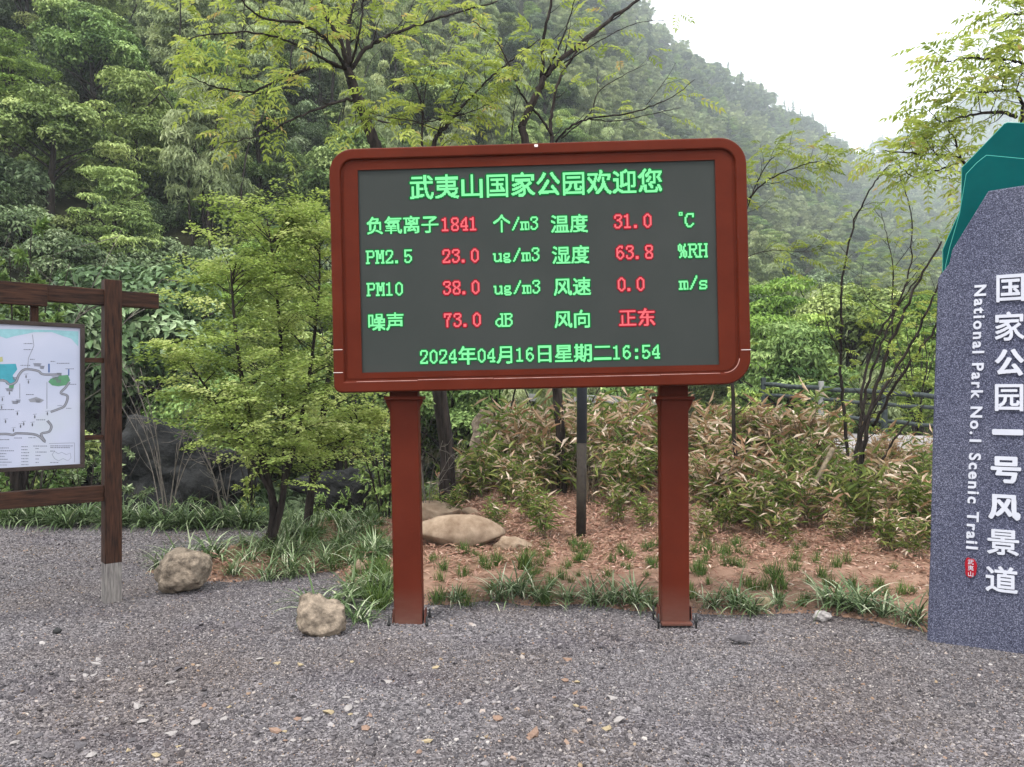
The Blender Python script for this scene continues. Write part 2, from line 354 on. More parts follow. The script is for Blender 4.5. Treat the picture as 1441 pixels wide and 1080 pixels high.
def blob_mesh(name, mat, sub=1, sq=(1, 1, .6), amp=.25, seed=0, freq=1.7):
    import bmesh
    r = np.random.default_rng(seed); bm = bmesh.new(); bmesh.ops.create_icosphere(bm, subdivisions=sub, radius=1)
    ph = r.uniform(0, 6, (5, 3)); kk = r.normal(0, freq, (5, 3))
    for v in bm.verts:
        c = np.array(v.co); dsp = sum(math.sin(float(kk[i] @ c) + ph[i][0]) for i in range(5)) / 5 * amp * 2
        for i in range(3):      # chopped facets
            nn = nrm(kk[i]); dd = nn @ c
            if dd > .62: c = c - nn * (dd - .62) * .8
        c = c * (1 + dsp); v.co = Vector((c[0] * sq[0], c[1] * sq[1], c[2] * sq[2]))
    me = bpy.data.meshes.new(name); bm.to_mesh(me); bm.free(); me.materials.append(mat)
    if sub > 2:
        for p in me.polygons: p.use_smooth = True
    return me

# ------------------------------------------------------------------ ground
def gz(x, y):
    x = np.asarray(x, float); y = np.asarray(y, float)
    return .30 * smooth(6.8, 10.5, y) * smooth(-1.5, .5, x) - 1.3 * smooth(8.6, 10.5, y) * (1 - smooth(-1.8, -.2, x))
def grid(xs, ys, zf):
    X, Y = np.meshgrid(xs, ys); V = np.stack([X, Y, zf(X, Y)], -1).reshape(-1, 3); nx = len(xs)
    i = np.arange(len(ys) - 1)[:, None] * nx; j = np.arange(nx - 1)[None]
    return V, np.stack([i + j, i + j + 1, i + nx + j + 1, i + nx + j], -1).reshape(-1, 4)
def und(x, y): return .012 * np.sin(x * 1.7 + y * .6) + .01 * np.sin(y * 2.3 - x * .9 + 1) 
mb = MB(); xs = np.concatenate([[-60, -30], np.linspace(-14, 14, 140), [30, 60]]); ys = np.concatenate([[-60, -20, -6], np.linspace(-2, 8.9, 90)])
v, f = grid(xs, ys, lambda x, y: np.where(np.abs(x) < 15, und(x, y), 0) - .02 * (y > 8.7)); mb.add(v, f, smooth=True)
tag(mb.obj('gravel_ground', M['gravel']), kind='structure')
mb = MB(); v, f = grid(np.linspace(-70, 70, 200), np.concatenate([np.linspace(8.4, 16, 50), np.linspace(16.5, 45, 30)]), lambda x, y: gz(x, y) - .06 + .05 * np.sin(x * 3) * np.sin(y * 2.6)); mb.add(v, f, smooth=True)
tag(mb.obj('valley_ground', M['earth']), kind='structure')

BEDPX = [(205, 803), (250, 812), (330, 818), (400, 808), (470, 806), (520, 850), (600, 853), (700, 850), (850, 852), (1000, 862), (1150, 862), (1250, 880), (1330, 897), (1500, 905)]
EDGE = np.array([G(*p)[:2] for p in BEDPX])
BEDPOLY = np.vstack([EDGE, [[8, 5], [9, 13.5], [-1.2, 13.5], [-1.6, 9.2], [-2.3, 8.3], [-2.75, 7.2]]])
def inpoly(x, y, poly):
    x = np.asarray(x); y = np.asarray(y); c = np.zeros(x.shape, bool); j = len(poly) - 1
    for i in range(len(poly)):
        xi, yi = poly[i]; xj, yj = poly[j]
        c ^= ((yi > y) != (yj > y)) & (x < (xj - xi) * (y - yi) / (yj - yi + 1e-12) + xi); j = i
    return c
def polydist(x, y, poly):
    d = np.full(np.shape(x), 1e9)
    for i in range(len(poly)):
        a = poly[i]; b = poly[(i + 1) % len(poly)]; ab = b - a; t = np.clip(((x - a[0]) * ab[0] + (y - a[1]) * ab[1]) / (ab @ ab), 0, 1)
        d = np.minimum(d, np.hypot(x - a[0] - t * ab[0], y - a[1] - t * ab[1]))
    return d
def bedz(x, y):
    sd = np.where(inpoly(x, y, BEDPOLY), 1, -1) * polydist(x, y, BEDPOLY)
    sd = sd + .05 * np.sin(x * 9) * np.cos(y * 7)
    bump = .012 * np.sin(x * 11 + 2 * np.sin(y * 5)) * np.sin(y * 13)
    return gz(x, y) + und(x, y) * (y < 9) + np.clip(sd, -.3, .25) * .22 + bump * (sd > .05) + np.where(sd > 0, .006, 0)
mb = MB(); v, f = grid(np.linspace(-4, 9, 330), np.linspace(4.3, 13.5, 240), bedz); mb.add(v, f, smooth=True)
tag(mb.obj('planting_bed', M['soil']), kind='structure')

# hills: polar patches (a = x / y)
def vnoise(a, y): return np.sin(a * 23 + np.log(y) * 9) * .5 + np.sin(a * 47 - np.log(y) * 17 + 1.3) * .3 + np.sin(a * 11 + np.log(y) * 23 + 2) * .4
def hillz(a, Y):
    Yf = np.interp(a, [-1.2, -.7, 0, .5, 1.2], [12, 13, 20, 27, 30])
    Yr = np.interp(a, [-1.2, -.7, -.2, .17, .5, 1.2], [110, 110, 150, 380, 600, 620])
    pw_ = np.interp(a, [-.3, .05, .3], [1.0, 1.12, 1.32])
    rt = np.interp(a, [-1.2, -.3, .10, .20, .235, .275, .32, .365, .405, .445, .47, .55, 1.2], [.78, .70, .60, .475, .455, .43, .405, .37, .35, .32, .30, .27, .22])
    t = (Y - Yf) / (Yr - Yf); z = rt * Yr * np.where(t < 1, np.clip(t, 0, 1) ** pw_, 1 - (t - 1) * 1.3)
    z = z + vnoise(a, Y) * np.clip(Y - Yf, 0, 60) * .035
    return np.where(t < 0, np.maximum(-1.3 + (Y - Yf) * .02, -1.5), np.maximum(z - 1.2 * (1 - np.clip(t * 6, 0, 1)), -1.3))
def hillB(a, Y):
    rt = np.interp(a, [.3, .42, .47, .54, .6, .8, 1.2], [.05, .24, .318, .35, .385, .46, .5]); t = (Y - 640) / 260
    return rt * 900 * np.where(t < 1, t, 1 - (t - 1)) + vnoise(a, Y) * 4 - 2
def polar(name, aa, yy, fn, mat):
    A, Y = np.meshgrid(aa, yy); V = np.stack([A * Y, Y, fn(A, Y)], -1).reshape(-1, 3); nx = len(aa)
    i = np.arange(len(yy) - 1)[:, None] * nx; j = np.arange(nx - 1)[None]
    m = MB(); m.add(V, np.stack([i + j, i + j + 1, i + nx + j + 1, i + nx + j], -1).reshape(-1, 4), smooth=True)
    return tag(m.obj(name, mat), kind='structure')
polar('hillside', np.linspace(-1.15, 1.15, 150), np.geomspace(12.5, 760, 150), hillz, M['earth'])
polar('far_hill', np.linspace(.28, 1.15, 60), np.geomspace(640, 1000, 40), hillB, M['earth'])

# haze: one closed box
mb = MB(); box(mb, (100, 520, 248), (2000, 1120, 504))
hz = mb.obj('haze', []); hz['kind'] = 'stuff'
m, t, o = newmat('haze_air'); pv = t.nodes.new('ShaderNodeVolumePrincipled'); pv.inputs['Density'].default_value = .00072
pv.inputs['Color'].default_value = (.88, .95, 1, 1); pv.inputs['Anisotropy'].default_value = 0.0
t.links.new(pv.outputs[0], o.inputs['Volume']); hz.data.materials.append(m)

# ------------------------------------------------------------------ tree prototypes for the slopes
def crown_mesh(name, mat, seed, shape='round', n=11000, leaf=.14):
    r = np.random.default_rng(seed); mb = MB()
    # unit tree: crown about 4 m wide, 5 m tall, base at 0
    if shape == 'round':
        k = 38; c = nrm(r.normal(size=(k, 3))); c[:, 2] = np.abs(c[:, 2]) * 1.2 - .25; c *= r.uniform(.45, 1, (k, 1)) ** .6
        cen = c * np.array([1.55, 1.55, 1.5]) + np.array([0, 0, 2.9]); rad = r.uniform(.38, .75, k); flat = .75
    elif shape == 'layer':
        k = 46; h = r.uniform(0, 1, k); rr = (1 - h * .75) * np.sqrt(r.uniform(.1, 1, k)) * 1.9; th = r.uniform(0, 6.28, k)
        cen = np.stack([rr * np.cos(th), rr * np.sin(th), 1.3 + h * 3.4 - rr * .12], 1); rad = r.uniform(.45, .8, k); flat = .32
    elif shape == 'plume':
        k = 60; st = r.integers(0, 9, k); bx = r.normal(0, .75, (9, 2)); ln = r.normal(0, .55, (9, 2)); h = r.uniform(.15, 1, k)
        cen = np.stack([bx[st, 0] + ln[st, 0] * h ** 2 * 1.4, bx[st, 1] + ln[st, 1] * h ** 2 * 1.4, 1 + 4.8 * h - .5 * h ** 6], 1)
        rad = r.uniform(.3, .62, k) * (1.15 - .4 * h); flat = .8
    elif shape == 'conifer':
        k = 60; h = r.uniform(0, 1, k); rr = (1 - h) * .9 * np.sqrt(r.uniform(.2, 1, k)); th = r.uniform(0, 6.28, k)
        cen = np.stack([rr * np.cos(th), rr * np.sin(th), .8 + h * 6.4], 1); rad = r.uniform(.22, .45, k) * (1.15 - h); flat = .4
    elif shape == 'bush':
        k = 16; c = nrm(r.normal(size=(k, 3))); c[:, 2] = np.abs(c[:, 2]); c *= r.uniform(.3, 1, (k, 1))
        cen = c * np.array([.9, .9, .55]) + np.array([0, 0, .3]); rad = r.uniform(.25, .5, k); flat = .8
    k = len(cen); w_ = rad ** 2; idx = r.choice(k, n, p=w_ / w_.sum())
    dv = nrm(r.normal(size=(n, 3))); dv[:, 2] = np.where(r.uniform(size=n) < .78, np.abs(dv[:, 2]), dv[:, 2])
    q = r.uniform(.55, 1.08, n)[:, None] ** .6
    base = cen[idx] + dv * rad[idx][:, None] * q * np.array([1, 1, flat])
    cc = np.array([0, 0, cen[:, 2].mean()])
    nn = nrm(dv + np.array([0, 0, .9]) + r.normal(0, .45, (n, 3)))
    dr = nrm(np.cross(nn, r.normal(size=(n, 3)))); dr[:, 2] -= .35
    if shape == 'plume': dr[:, 2] -= .5; nn = nrm(dv + r.normal(0, .4, (n, 3)))
    L = leaf * r.uniform(.7, 1.4, n); lt = r.normal(.42, .22, k)
    tint = np.clip(lt[idx] + r.normal(0, .13, n), 0, 1)
    wr = {'plume': .22, 'conifer': .3, 'layer': .4}.get(shape, .5)
    leaves(mb, base, dr, nn, L, L * wr, tint)
    return mb.mesh(name, mat)
def trunk_mesh(name, seed, kind='tree'):
    r = np.random.default_rng(seed); mb = MB()
    if kind == 'plume':
        for i in range(7):
            b = r.normal(0, .35, 2); l = r.normal(0, .6, 2)
            tube(mb, catmull([(b[0], b[1], -.3), (b[0] * 1.3, b[1] * 1.3, 2), (b[0] + l[0] * .6, b[1] + l[1] * .6, 4), (b[0] + l[0] * 1.5, b[1] + l[1] * 1.5, 5.6)], 3), np.linspace(.05, .012, 10), 5)
    else:
        tube(mb, catmull([(0, 0, -.5), (r.normal(0, .1), r.normal(0, .1), 1.2), (r.normal(0, .2), r.normal(0, .2), 2.6), (0, 0, 4)], 4), np.linspace(.16, .04, 13), 7)
        for i in range(8):
            th = r.uniform(0, 6.28); h = r.uniform(1, 3); e = r.uniform(.7, 1.5)
            tube(mb, catmull([(0, 0, h), (math.cos(th) * e * .5, math.sin(th) * e * .5, h + .5), (math.cos(th) * e, math.sin(th) * e, h + .9)], 3), np.linspace(.05, .015, 7), 5)
    return mb.mesh(name, M['bark'])
KINDS = {  # key: (material, shape, leaf, n, description)
    'dark': ('hill_dark', 'round', .17, 11000, 'dark rounded glossy tree'),
    'mid': ('hill_mid', 'round', .14, 12000, 'mid green bushy tree'),
    'layer': ('hill_bright', 'layer', .13, 13000, 'bright green layered tree'),
    'layer2': ('hill_mid', 'layer', .14, 12000, 'soft green drooping tree'),
    'plume': ('hill_pale', 'plume', .22, 13000, 'pale feathery bamboo clump'),
    'conifer': ('hill_dark', 'conifer', .18, 7000, 'narrow dark conifer')}
PROTO = {}
for q, (k, (mt, sh, lf, n, _)) in enumerate(KINDS.items()):
    PROTO[k] = [(crown_mesh('crown', M[mt], 100 + q * 10 + s, sh, n, lf), trunk_mesh('trunk', 100 + q * 10 + s, sh)) for s in range(2)]
BUSH = [crown_mesh('bush', M[mt], 300 + i, 'bush', 2600, .11) for i, mt in enumerate(['hill_mid', 'hill_dark', 'hill_dark', 'hill_mid'])]

def pick_kind(a, Y, px, py, r):
    u = r.uniform()
    if px < 780 and py < 300 and px > 250: return 'plume' if u < .7 else ('layer2' if u < .9 else 'mid')
    if px < 320 and 300 < py < 520: return 'dark' if u < .5 else ('mid' if u < .8 else 'layer')
    if px < 420: return ['layer', 'mid', 'layer2', 'dark', 'plume'][int(u * 4.99)]
    return ['mid', 'layer', 'layer2', 'plume', 'mid', 'dark'][int(u * 5.99)]
def zone(px, py):
    h = 'high up' if py < 60 else ('upper middle' if py < 160 else ('middle' if py < 260 else ('lower' if py < 360 else 'foot')))
    h = {'high up': 'high on the slope', 'upper middle': 'on the upper slope', 'middle': 'halfway up the slope', 'lower': 'on the lower slope', 'foot': 'at the slope foot'}[h]
    bins = [(90, 'at the left edge'), (170, 'above the map sign'), (250, 'above the beam end'), (340, 'left of the feathery tree top'), (410, 'above the feathery tree'), (480, 'left of the display board'), (600, 'above the board\'s left corner'), (760, 'above the board, left half'), (900, 'above the board, right half'), (1050, 'above the board\'s right corner'), (1110, 'just right of the board'), (1180, 'between board and thin sapling'), (1260, 'behind the thin sapling'), (1600, 'beside the stone monument')]
    return h + ' ' + next(b for a, b in bins if px < a)
# sampling of tree positions
def sample(y0, y1, sp, r, aspan=.78):
    out = []; y = y0
    while y < y1:
        nx = int(2 * aspan * y / sp); 
        for i in range(nx):
            out.append((-aspan * y + (i + .5 + r.uniform(-.42, .42)) * sp, y + r.uniform(-.45, .45) * sp))
        y += sp * .9
    return np.array(out)
r = np.random.default_rng(21); ntree = 0
near = sample(16, 64, 3.7, r, .74); near = near[np.argsort(near[:, 1])]
for x, y in near:
    a = x / y; z = float(hillz(np.array(a), np.array(y)))
    if z < -1.0 and y > 22: continue
    s = r.uniform(.75, 1.15) * (1 if y > 24 else .8)
    px = 720.5 + a * F; py = HZ - (z + 3 * s - EYE) / y * F
    if py < -120 or px < -60 or px > 1500: continue
    if 520 < px < 1000 and 240 < py < 520 : continue       # wholly behind the LED board
    if px > 1390 and py > 230: continue
    k = pick_kind(a, y, px, py, r); cm, tm = PROTO[k][r.integers(0, 2)]
    d = KINDS[k][4]; lb = f'{d} {zone(px, py)}'
    nm = {'plume': 'bamboo_clump', 'conifer': 'conifer_tree'}.get(k, 'hillside_tree')
    e = empty(nm, (x, y, z - .2), lb, 'bamboo' if k == 'plume' else 'tree', lb, r.uniform(0, 6.28))
    e.scale = (s * r.uniform(.9, 1.2), s * r.uniform(.9, 1.2), s * r.uniform(.85, 1.2))
    link('crown', cm, e); link('trunk', tm, e); ntree += 1
print('hill trees', ntree)
far = np.vstack([sample(64, 120, 4.4, r, .80), sample(120, 220, 4.4, r, .80), sample(220, 350, 5.4, r, .80), sample(350, 625, 7.6, r, .80)])
far = far[(far[:, 1] < np.interp(far[:, 0] / far[:, 1], [-1, -.2, 0, .17, .5, 1], [125, 125, 200, 395, 625, 640]))]; fp = []
def pick_far(f_):
    a_ = f_[:, 0] / f_[:, 1]; Y_ = f_[:, 1]; n_ = len(a_); u_ = r.uniform(size=n_); patch = np.sin(a_ * 17 + Y_ * .045) + np.sin(a_ * 31 - Y_ * .03 + 1)
    out = np.array([0, 4, 2, 6, 1, 7])[r.integers(0, 6, n_)]
    out = np.where((patch > .45) | ((a_ < .2) & (u_ < .6)), 3, out); out = np.where((patch < -.9) & (u_ < .75), np.where(u_ < .4, 1, 7), out)
    return np.where((Y_ > 260) & (u_ > np.where(Y_ > 480, .7, .9)), 5, out)
fz = hillz(far[:, 0] / far[:, 1], far[:, 1]); fpy = HZ - (fz - EYE) / far[:, 1] * F; fpx = 720.5 + far[:, 0] / far[:, 1] * F
ok = (fz > 2) & (fpy > -60) & ~((fpx > 480) & (fpx < 1030) & (fpy > 240)) & ~((fpx > 1400) & (fpy > 260))
far = far[ok]; fz = fz[ok]; N = len(far)
scatter('hillside_forest', np.stack([far[:, 0], far[:, 1], fz - .6], 1), np.stack([np.zeros(N), np.zeros(N), r.uniform(0, 6.28, N)], 1), (r.uniform(.65, 1.35, N) * np.interp(far[:, 1], [64, 130, 220, 350, 600], [1.05, .9, 1.05, 1.35, 1.9]))[:, None] * np.array([1.15, 1.15, 1.0]) * np.stack([np.ones(N), np.ones(N), r.uniform(.7, 1.15, N)], 1),
        [PROTO['mid'][0][0], PROTO['dark'][0][0], PROTO['layer2'][0][0], PROTO['plume'][0][0], PROTO['mid'][1][0], PROTO['conifer'][0][0], PROTO['layer'][0][0], PROTO['dark'][1][0]],
        idx=pick_far(far))
print('far', N)
yy = r.uniform(650, 915, 3400); aa = r.uniform(.36, .85, 3400); N = 3400
scatter('far_hill_forest', np.stack([aa * yy, yy, hillB(aa, yy) - .6], 1), np.stack([np.zeros(N), np.zeros(N), r.uniform(0, 6.28, N)], 1), r.uniform(2.4, 4.0, N), [PROTO['mid'][0][0], PROTO['dark'][0][0], PROTO['conifer'][0][0]])
u = sample(12.8, 62, 1.25, r, .76); z = hillz(u[:, 0] / u[:, 1], u[:, 1]); upx = 720.5 + u[:, 0] / u[:, 1] * F; upy = HZ - (z - EYE) / u[:, 1] * F
ok = (upy > -60) & (upy < 800) & ~((upx > 480) & (upx < 1030) & (upy > 240) & (upy < 520)); u = u[ok]; z = z[ok]; N = len(u)
scatter('hillside_undergrowth', np.stack([u[:, 0], u[:, 1], z - .15], 1), np.stack([r.normal(0, .15, N), r.normal(0, .15, N), r.uniform(0, 6.28, N)], 1), r.uniform(.7, 1.5, N), BUSH)
print('under', N)

# ------------------------------------------------------------------ road, bridge, railing
def strip(mb, A, B, wv, th):
    A = np.array(A, float); B = np.array(B, float); wv = np.array(wv, float); d = np.array([0, 0, -th])
    v = [A, B, B + wv, A + wv]; v = np.array(v + [q + d for q in v])
    mb.add(v, np.array([[0, 1, 2, 3], [7, 6, 5, 4], [0, 4, 5, 1], [1, 5, 6, 2], [2, 6, 7, 3], [3, 7, 4, 0]]))
mb = MB(); strip(mb, (4.4, 11.6, .66), (14.5, 10.2, .40), (1.0, 3.2, .12), .5)
tag(mb.obj('road', M['road']), kind='structure')
br = empty('concrete_footbridge', (1.5, 16.2, 1.42), 'pale concrete slab bridge seen under the LED board beside the grey pole', 'bridge')
mb = MB(); strip(mb, (-1.8, 1.2 + 0, .12), (1.9, .05, .02), (.5, 1.8, 0), .16); mb.obj('deck', M['concrete'], br)
mb = MB(); box(mb, (-1.4, 1.9, -1.3), (.5, 1.5, 2.4)); mb.obj('pier', M['concrete'], br)
mb = MB(); box(mb, (1.5, .9, -1.3), (.5, 1.4, 2.4)); mb.obj('pier', M['concrete'], br)
# railing: follows the far side of the road
RA = P(1072, 541, 14.6); RB = P(1345, 560, 12.6)
rl = empty('wooden_railing', tuple(RA), 'dark rustic railing with three rails running behind the dry bamboo to the monument', 'railing')
dv = RB - RA; L = np.linalg.norm(dv)
for dz in (0, -.2, -.5):
    mb = MB(); n = 12; pts = np.array([dv * (i / n) + np.array([0, 0, dz + .012 * math.sin(i * 2.1 + dz * 9)]) for i in range(n + 1)]); tube(mb, pts, .045 if dz == 0 else .035, 8); mb.obj('rail', M['rail'], rl)
for i in range(4):
    mb = MB(); b = dv * (i / 3) * .985 + np.array([.02, -.03, 0]); box(mb, b + np.array([0, 0, -.42]), (.08, .08, 1.1), bev=.012); mb.obj('post', M['rail'] if i != 1 else M['concrete'], rl)

# ------------------------------------------------------------------ dark rock bank on the left, bed rocks
def rock(name, px, py, wpx, hpx, mat, label, cat='rock', depth=.8, seed=0, group=None, sub=5, z=None, amp=.2, Y=None, bury=.12, rug=1.0):
    g = G(px, py) if Y is None else P(px, py, Y); sc = g[1] / F; w_, h_ = wpx * sc / 2, hpx * sc
    r_ = np.random.default_rng(seed)
    me = blob_mesh(name, M[mat], sub, (w_, w_ * depth, h_ * .62), amp, seed)
    zs = [v.co.z for v in me.vertices]; xs_ = [v.co.x for v in me.vertices]
    k = h_ * (1 + bury) / (max(zs) - min(zs)); kx = 2 * w_ / (max(xs_) - min(xs_)); mz = min(zs); mx = (max(xs_) + min(xs_)) / 2
    for v in me.vertices:
        c0 = v.co.copy(); sw_ = 3.2 / w_ * .5; dn = mnoise.fractal(c0 * sw_ + Vector((seed * 3.1, 0, 0)), .9, 2.1, 5) * .16 - abs(mnoise.noise(c0 * sw_ * 1.4 + Vector((0, seed, 0)))) * .14
        v.co = c0 * (1 + dn * rug)
    zs = [v.co.z for v in me.vertices]; xs_ = [v.co.x for v in me.vertices]; k = h_ * (1 + bury) / (max(zs) - min(zs)); kx = 2 * w_ / (max(xs_) - min(xs_)); mz = min(zs); mx = (max(xs_) + min(xs_)) / 2
    for v in me.vertices:
        v.co.z = (v.co.z - mz) * k - h_ * bury; v.co.x = (v.co.x - mx) * kx
        pass
    if z is None: z = float(gz(g[0], g[1])) if Y is None else g[2]
    y2 = g[1] + w_ * depth * .9; kk_ = y2 / g[1]; o = link(name, me, None, (g[0] * kk_, y2, z)); o.scale = (kk_,) * 3; tag(o, label, cat, group); return o
rock('boulder', 257, 836, 78, 58, 'rock', 'rough tan boulder with strap leaves behind it, right of the wooden sign post', 'boulder', .75, 3)
rock('boulder', 452, 902, 72, 58, 'rock', 'rough tan boulder on the gravel just left of the left red post', 'boulder', .75, 8)
rock('boulder', 645, 780, 134, 50, 'rock_pale', 'long low smooth sandy boulder in the bed right of the left red post', 'boulder', .45, 5, amp=.08, rug=.35)
rock('boulder', 612, 745, 76, 34, 'rock_pale', 'domed smooth sandy boulder behind the long one, next to the left red post', 'boulder', .6, 6, amp=.08, z=.02, rug=.35)
rock('boulder', 660, 742, 38, 24, 'rock_pale', 'small round grey-tan boulder behind the right end of the long boulder', 'boulder', .7, 12, amp=.06, z=.02, rug=.35)
rock('stone', 722, 782, 58, 24, 'rock_pale', 'flat sandy stone in the soil right of the long smooth boulder', 'stone', .6, 13, amp=.1)
rock('stone', 503, 818, 30, 28, 'rock_pale', 'pinkish rounded stone half hidden in dry leaves left of the left red post', 'stone', .7, 14)
rock('stone', 522, 838, 50, 22, 'rock_pale', 'low smooth tan stone in front of the pinkish one, left of the left red post', 'stone', .7, 15, amp=.1)
rock('stone', 1076, 858, 22, 16, 'stone_yellow', 'yellowish stone lying in the strap leaves right of the right red post', 'stone', .7, 16)
rock('stone', 1157, 875, 26, 13, 'stone_pale', 'pale tan stone on the gravel edge between right red post and monument', 'stone', .7, 17)
rock('stone', 1041, 905, 32, 9, 'stone_dark', 'dark flat long stone on the gravel just right of the right red post', 'stone', .5, 18, amp=.1)
rock('stone', 80, 893, 13, 9, 'black', 'small black angular chunk on the gravel left of the wooden sign post', 'stone', .7, 19, sub=2)
rock('stone', 720, 1050, 1, 1, 'stone_dark', 'x', 'stone') if False else None
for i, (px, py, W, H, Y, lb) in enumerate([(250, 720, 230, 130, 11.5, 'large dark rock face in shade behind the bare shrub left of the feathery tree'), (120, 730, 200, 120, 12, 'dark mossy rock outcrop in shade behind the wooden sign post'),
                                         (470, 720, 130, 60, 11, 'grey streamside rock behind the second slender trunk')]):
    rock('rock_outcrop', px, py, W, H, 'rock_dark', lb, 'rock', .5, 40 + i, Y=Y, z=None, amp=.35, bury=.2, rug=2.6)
for i, (px, py, W, H, Y) in enumerate([(665, 705, 110, 50, 10.6), (850, 690, 120, 95, 9.8), (690, 640, 60, 70, 12.5)]):
    rock('rock_outcrop', px, py, W, H, 'rock', ['low grey rock behind the smooth boulders under the LED board', 'grey earth-stained rock behind bamboo right of the grey pole', 'upright grey rock by the stream under the footbridge'][i], 'rock', .5, 50 + i, Y=Y, amp=.2, bury=.2)
r = np.random.default_rng(5)
SP = {'stone_pale': ('pale grey', 'on the foreground gravel'), 'stone_dark': ('dark grey', 'on the foreground gravel'), 'stone_orange': ('reddish orange', 'in the foreground gravel'), 'stone_yellow': ('yellowish', 'in the foreground gravel')}
SM = {k: [blob_mesh('stone', M[k], 1, (1, .8, .5), .45, 70 + i, 2.4) for i in range(3)] for k in SP}
spots = [(602, 1050, 16, 'stone_yellow'), (515, 1030, 18, 'stone_orange'), (750, 1040, 26, 'stone_orange'), (855, 1030, 18, 'stone_yellow'), (520, 1052, 20, 'stone_dark'), (550, 1035, 13, 'stone_pale'), (463, 1005, 22, 'stone_yellow'), (390, 1030, 22, 'stone_orange'), (365, 1025, 18, 'stone_dark'), (200, 1012, 18, 'stone_pale'), (275, 1016, 20, 'stone_pale'), (315, 1010, 16, 'stone_pale'), (240, 958, 16, 'stone_pale'), (250, 940, 22, 'stone_dark'), (195, 990, 20, 'stone_pale'), (290, 870, 9, 'stone_pale'), (605, 908, 8, 'stone_pale'), (100, 911, 7, 'stone_pale'), (365, 928, 14, 'stone_pale'), (340, 918, 11, 'stone_dark'), (220, 1062, 16, 'stone_yellow'), (820, 1000, 14, 'stone_orange'), (870, 1020, 22, 'stone_pale'), (240, 1030, 16, 'stone_pale'), (590, 1062, 12, 'stone_dark'), (1215, 964, 9, 'stone_orange'), (700, 1018, 20, 'stone_orange'), (442, 994, 12, 'stone_pale'), (640, 935, 12, 'stone_dark'), (690, 905, 10, 'stone_dark'), (375, 888, 14, 'stone_dark'), (110, 1045, 22, 'stone_dark'), (130, 1060, 20, 'stone_pale'), (70, 1060, 20, 'stone_dark'), (55, 1030, 16, 'stone_dark'), (150, 1030, 16, 'stone_dark'), (490, 1000, 22, 'stone_pale'), (20, 1040, 16, 'stone_pale')]
for i, (px, py, s, k) in enumerate(spots + [(r.uniform(100, 900), r.uniform(925, 1075), r.uniform(8, 15), ['stone_pale', 'stone_pale', 'stone_dark', 'stone_orange', 'stone_yellow'][r.integers(0, 5)]) for _ in range(70)]):
    g = G(px, py); sc = g[1] / F * s / 2; o = link('stone', SM[k][r.integers(0, 3)], None, (g[0], g[1], sc * .15 + und(g[0], g[1])))
    o.scale = (sc, sc, sc * r.uniform(.5, 1)); o.rotation_euler = (r.normal(0, .15), r.normal(0, .15), r.uniform(0, 6.28))
    lb = f'{SP[k][0]} loose stone, {"thumb" if s < 14 else "fist"} sized, {SP[k][1]} left of centre' if px < 480 else f'{SP[k][0]} loose stone, {"thumb" if s < 14 else "fist"} sized, {SP[k][1]} below the LED board'
    tag(o, lb, 'stone', lb)

# gravel
peb = [blob_mesh('pebble', M['pebble'], 1, (1, .75, .5), .3, 200 + i, 1.9) for i in range(10)]
def gravel(n, y0, y1, s0, s1):
    # uniform in area inside the view wedge, not on the bed
    y = np.sqrt(r.uniform(y0 ** 2, y1 ** 2, n)); x = r.uniform(-.74, .74, n) * y
    sd = np.where(inpoly(x, y, BEDPOLY), 1, -1) * polydist(x, y, BEDPOLY); ok = sd < r.uniform(-.05, .14, n)
    x, y = x[ok], y[ok]; m = len(x); s = np.exp(r.uniform(np.log(s0), np.log(s1), m)) 
    s = np.where(r.uniform(size=m) < .02, s * 1.7, s)
    zz = np.maximum(und(x, y), bedz(x, y)) + s * .1
    return np.stack([x, y, zz], 1), r.uniform(0, 6.28, (m, 3)) * np.array([.12, .12, 1]), s
sets = [gravel(110000, 2.6, 4.6, .0032, .007), gravel(60000, 4.6, 6.4, .0045, .009), gravel(45000, 6.3, 8.7, .006, .012), gravel(2500, 2.6, 5.5, .009, .014)]
q_ = gravel(3400, 2.6, 4.9, .010, .021); k_ = (q_[0][:, 0] / q_[0][:, 1] < .25 + .1 * np.sin(q_[0][:, 1] * 5)) & (np.sin(q_[0][:, 0] * 3.1 + 1) + np.sin(q_[0][:, 1] * 4.3 + q_[0][:, 0]) > -.6 + (q_[0][:, 1] - 3) * .7)
sets.append(tuple(a_[k_] for a_ in q_))
scatter('gravel', np.vstack([s[0] for s in sets]), np.vstack([s[1] for s in sets]), np.concatenate([s[2] for s in sets]), peb)

# ------------------------------------------------------------------ leaf litter
lm = []
for i in range(4):
    q = MB(); n = 1; rr = np.random.default_rng(i)
    for k in range(3):
        leaves(q, rr.normal(0, .04, (1, 3)) * np.array([1, 1, .1]), np.array([[math.cos(k * 2.1), math.sin(k * 2.1), rr.uniform(-.1, .3)]]), np.array([[rr.normal(0, .3), rr.normal(0, .3), 1]]), rr.uniform(.035, .09), rr.uniform(.010, .022), rr.uniform(0, 1))
    lm.append(q.mesh('litter_leaf', M['litter']))
n = 30000; y = np.sqrt(r.uniform(5.2 ** 2, 11 ** 2, n)); x = r.uniform(-.45, .62, n) * y; sd = np.where(inpoly(x, y, BEDPOLY), 1, -1) * polydist(x, y, BEDPOLY)
dens = np.where(x > -.9, np.clip(.22 + .78 * smooth(5.9, 7.3, y), 0, 1), .5); ok = (sd > .02) & (r.uniform(size=n) < dens); x, y = x[ok], y[ok]; n = len(x)
scatter('leaf_litter', np.stack([x, y, bedz(x, y) + .008], 1), np.stack([r.normal(0, .25, n), r.normal(0, .25, n), r.uniform(0, 6.28, n)], 1), r.uniform(.6, 1.2, n), lm)

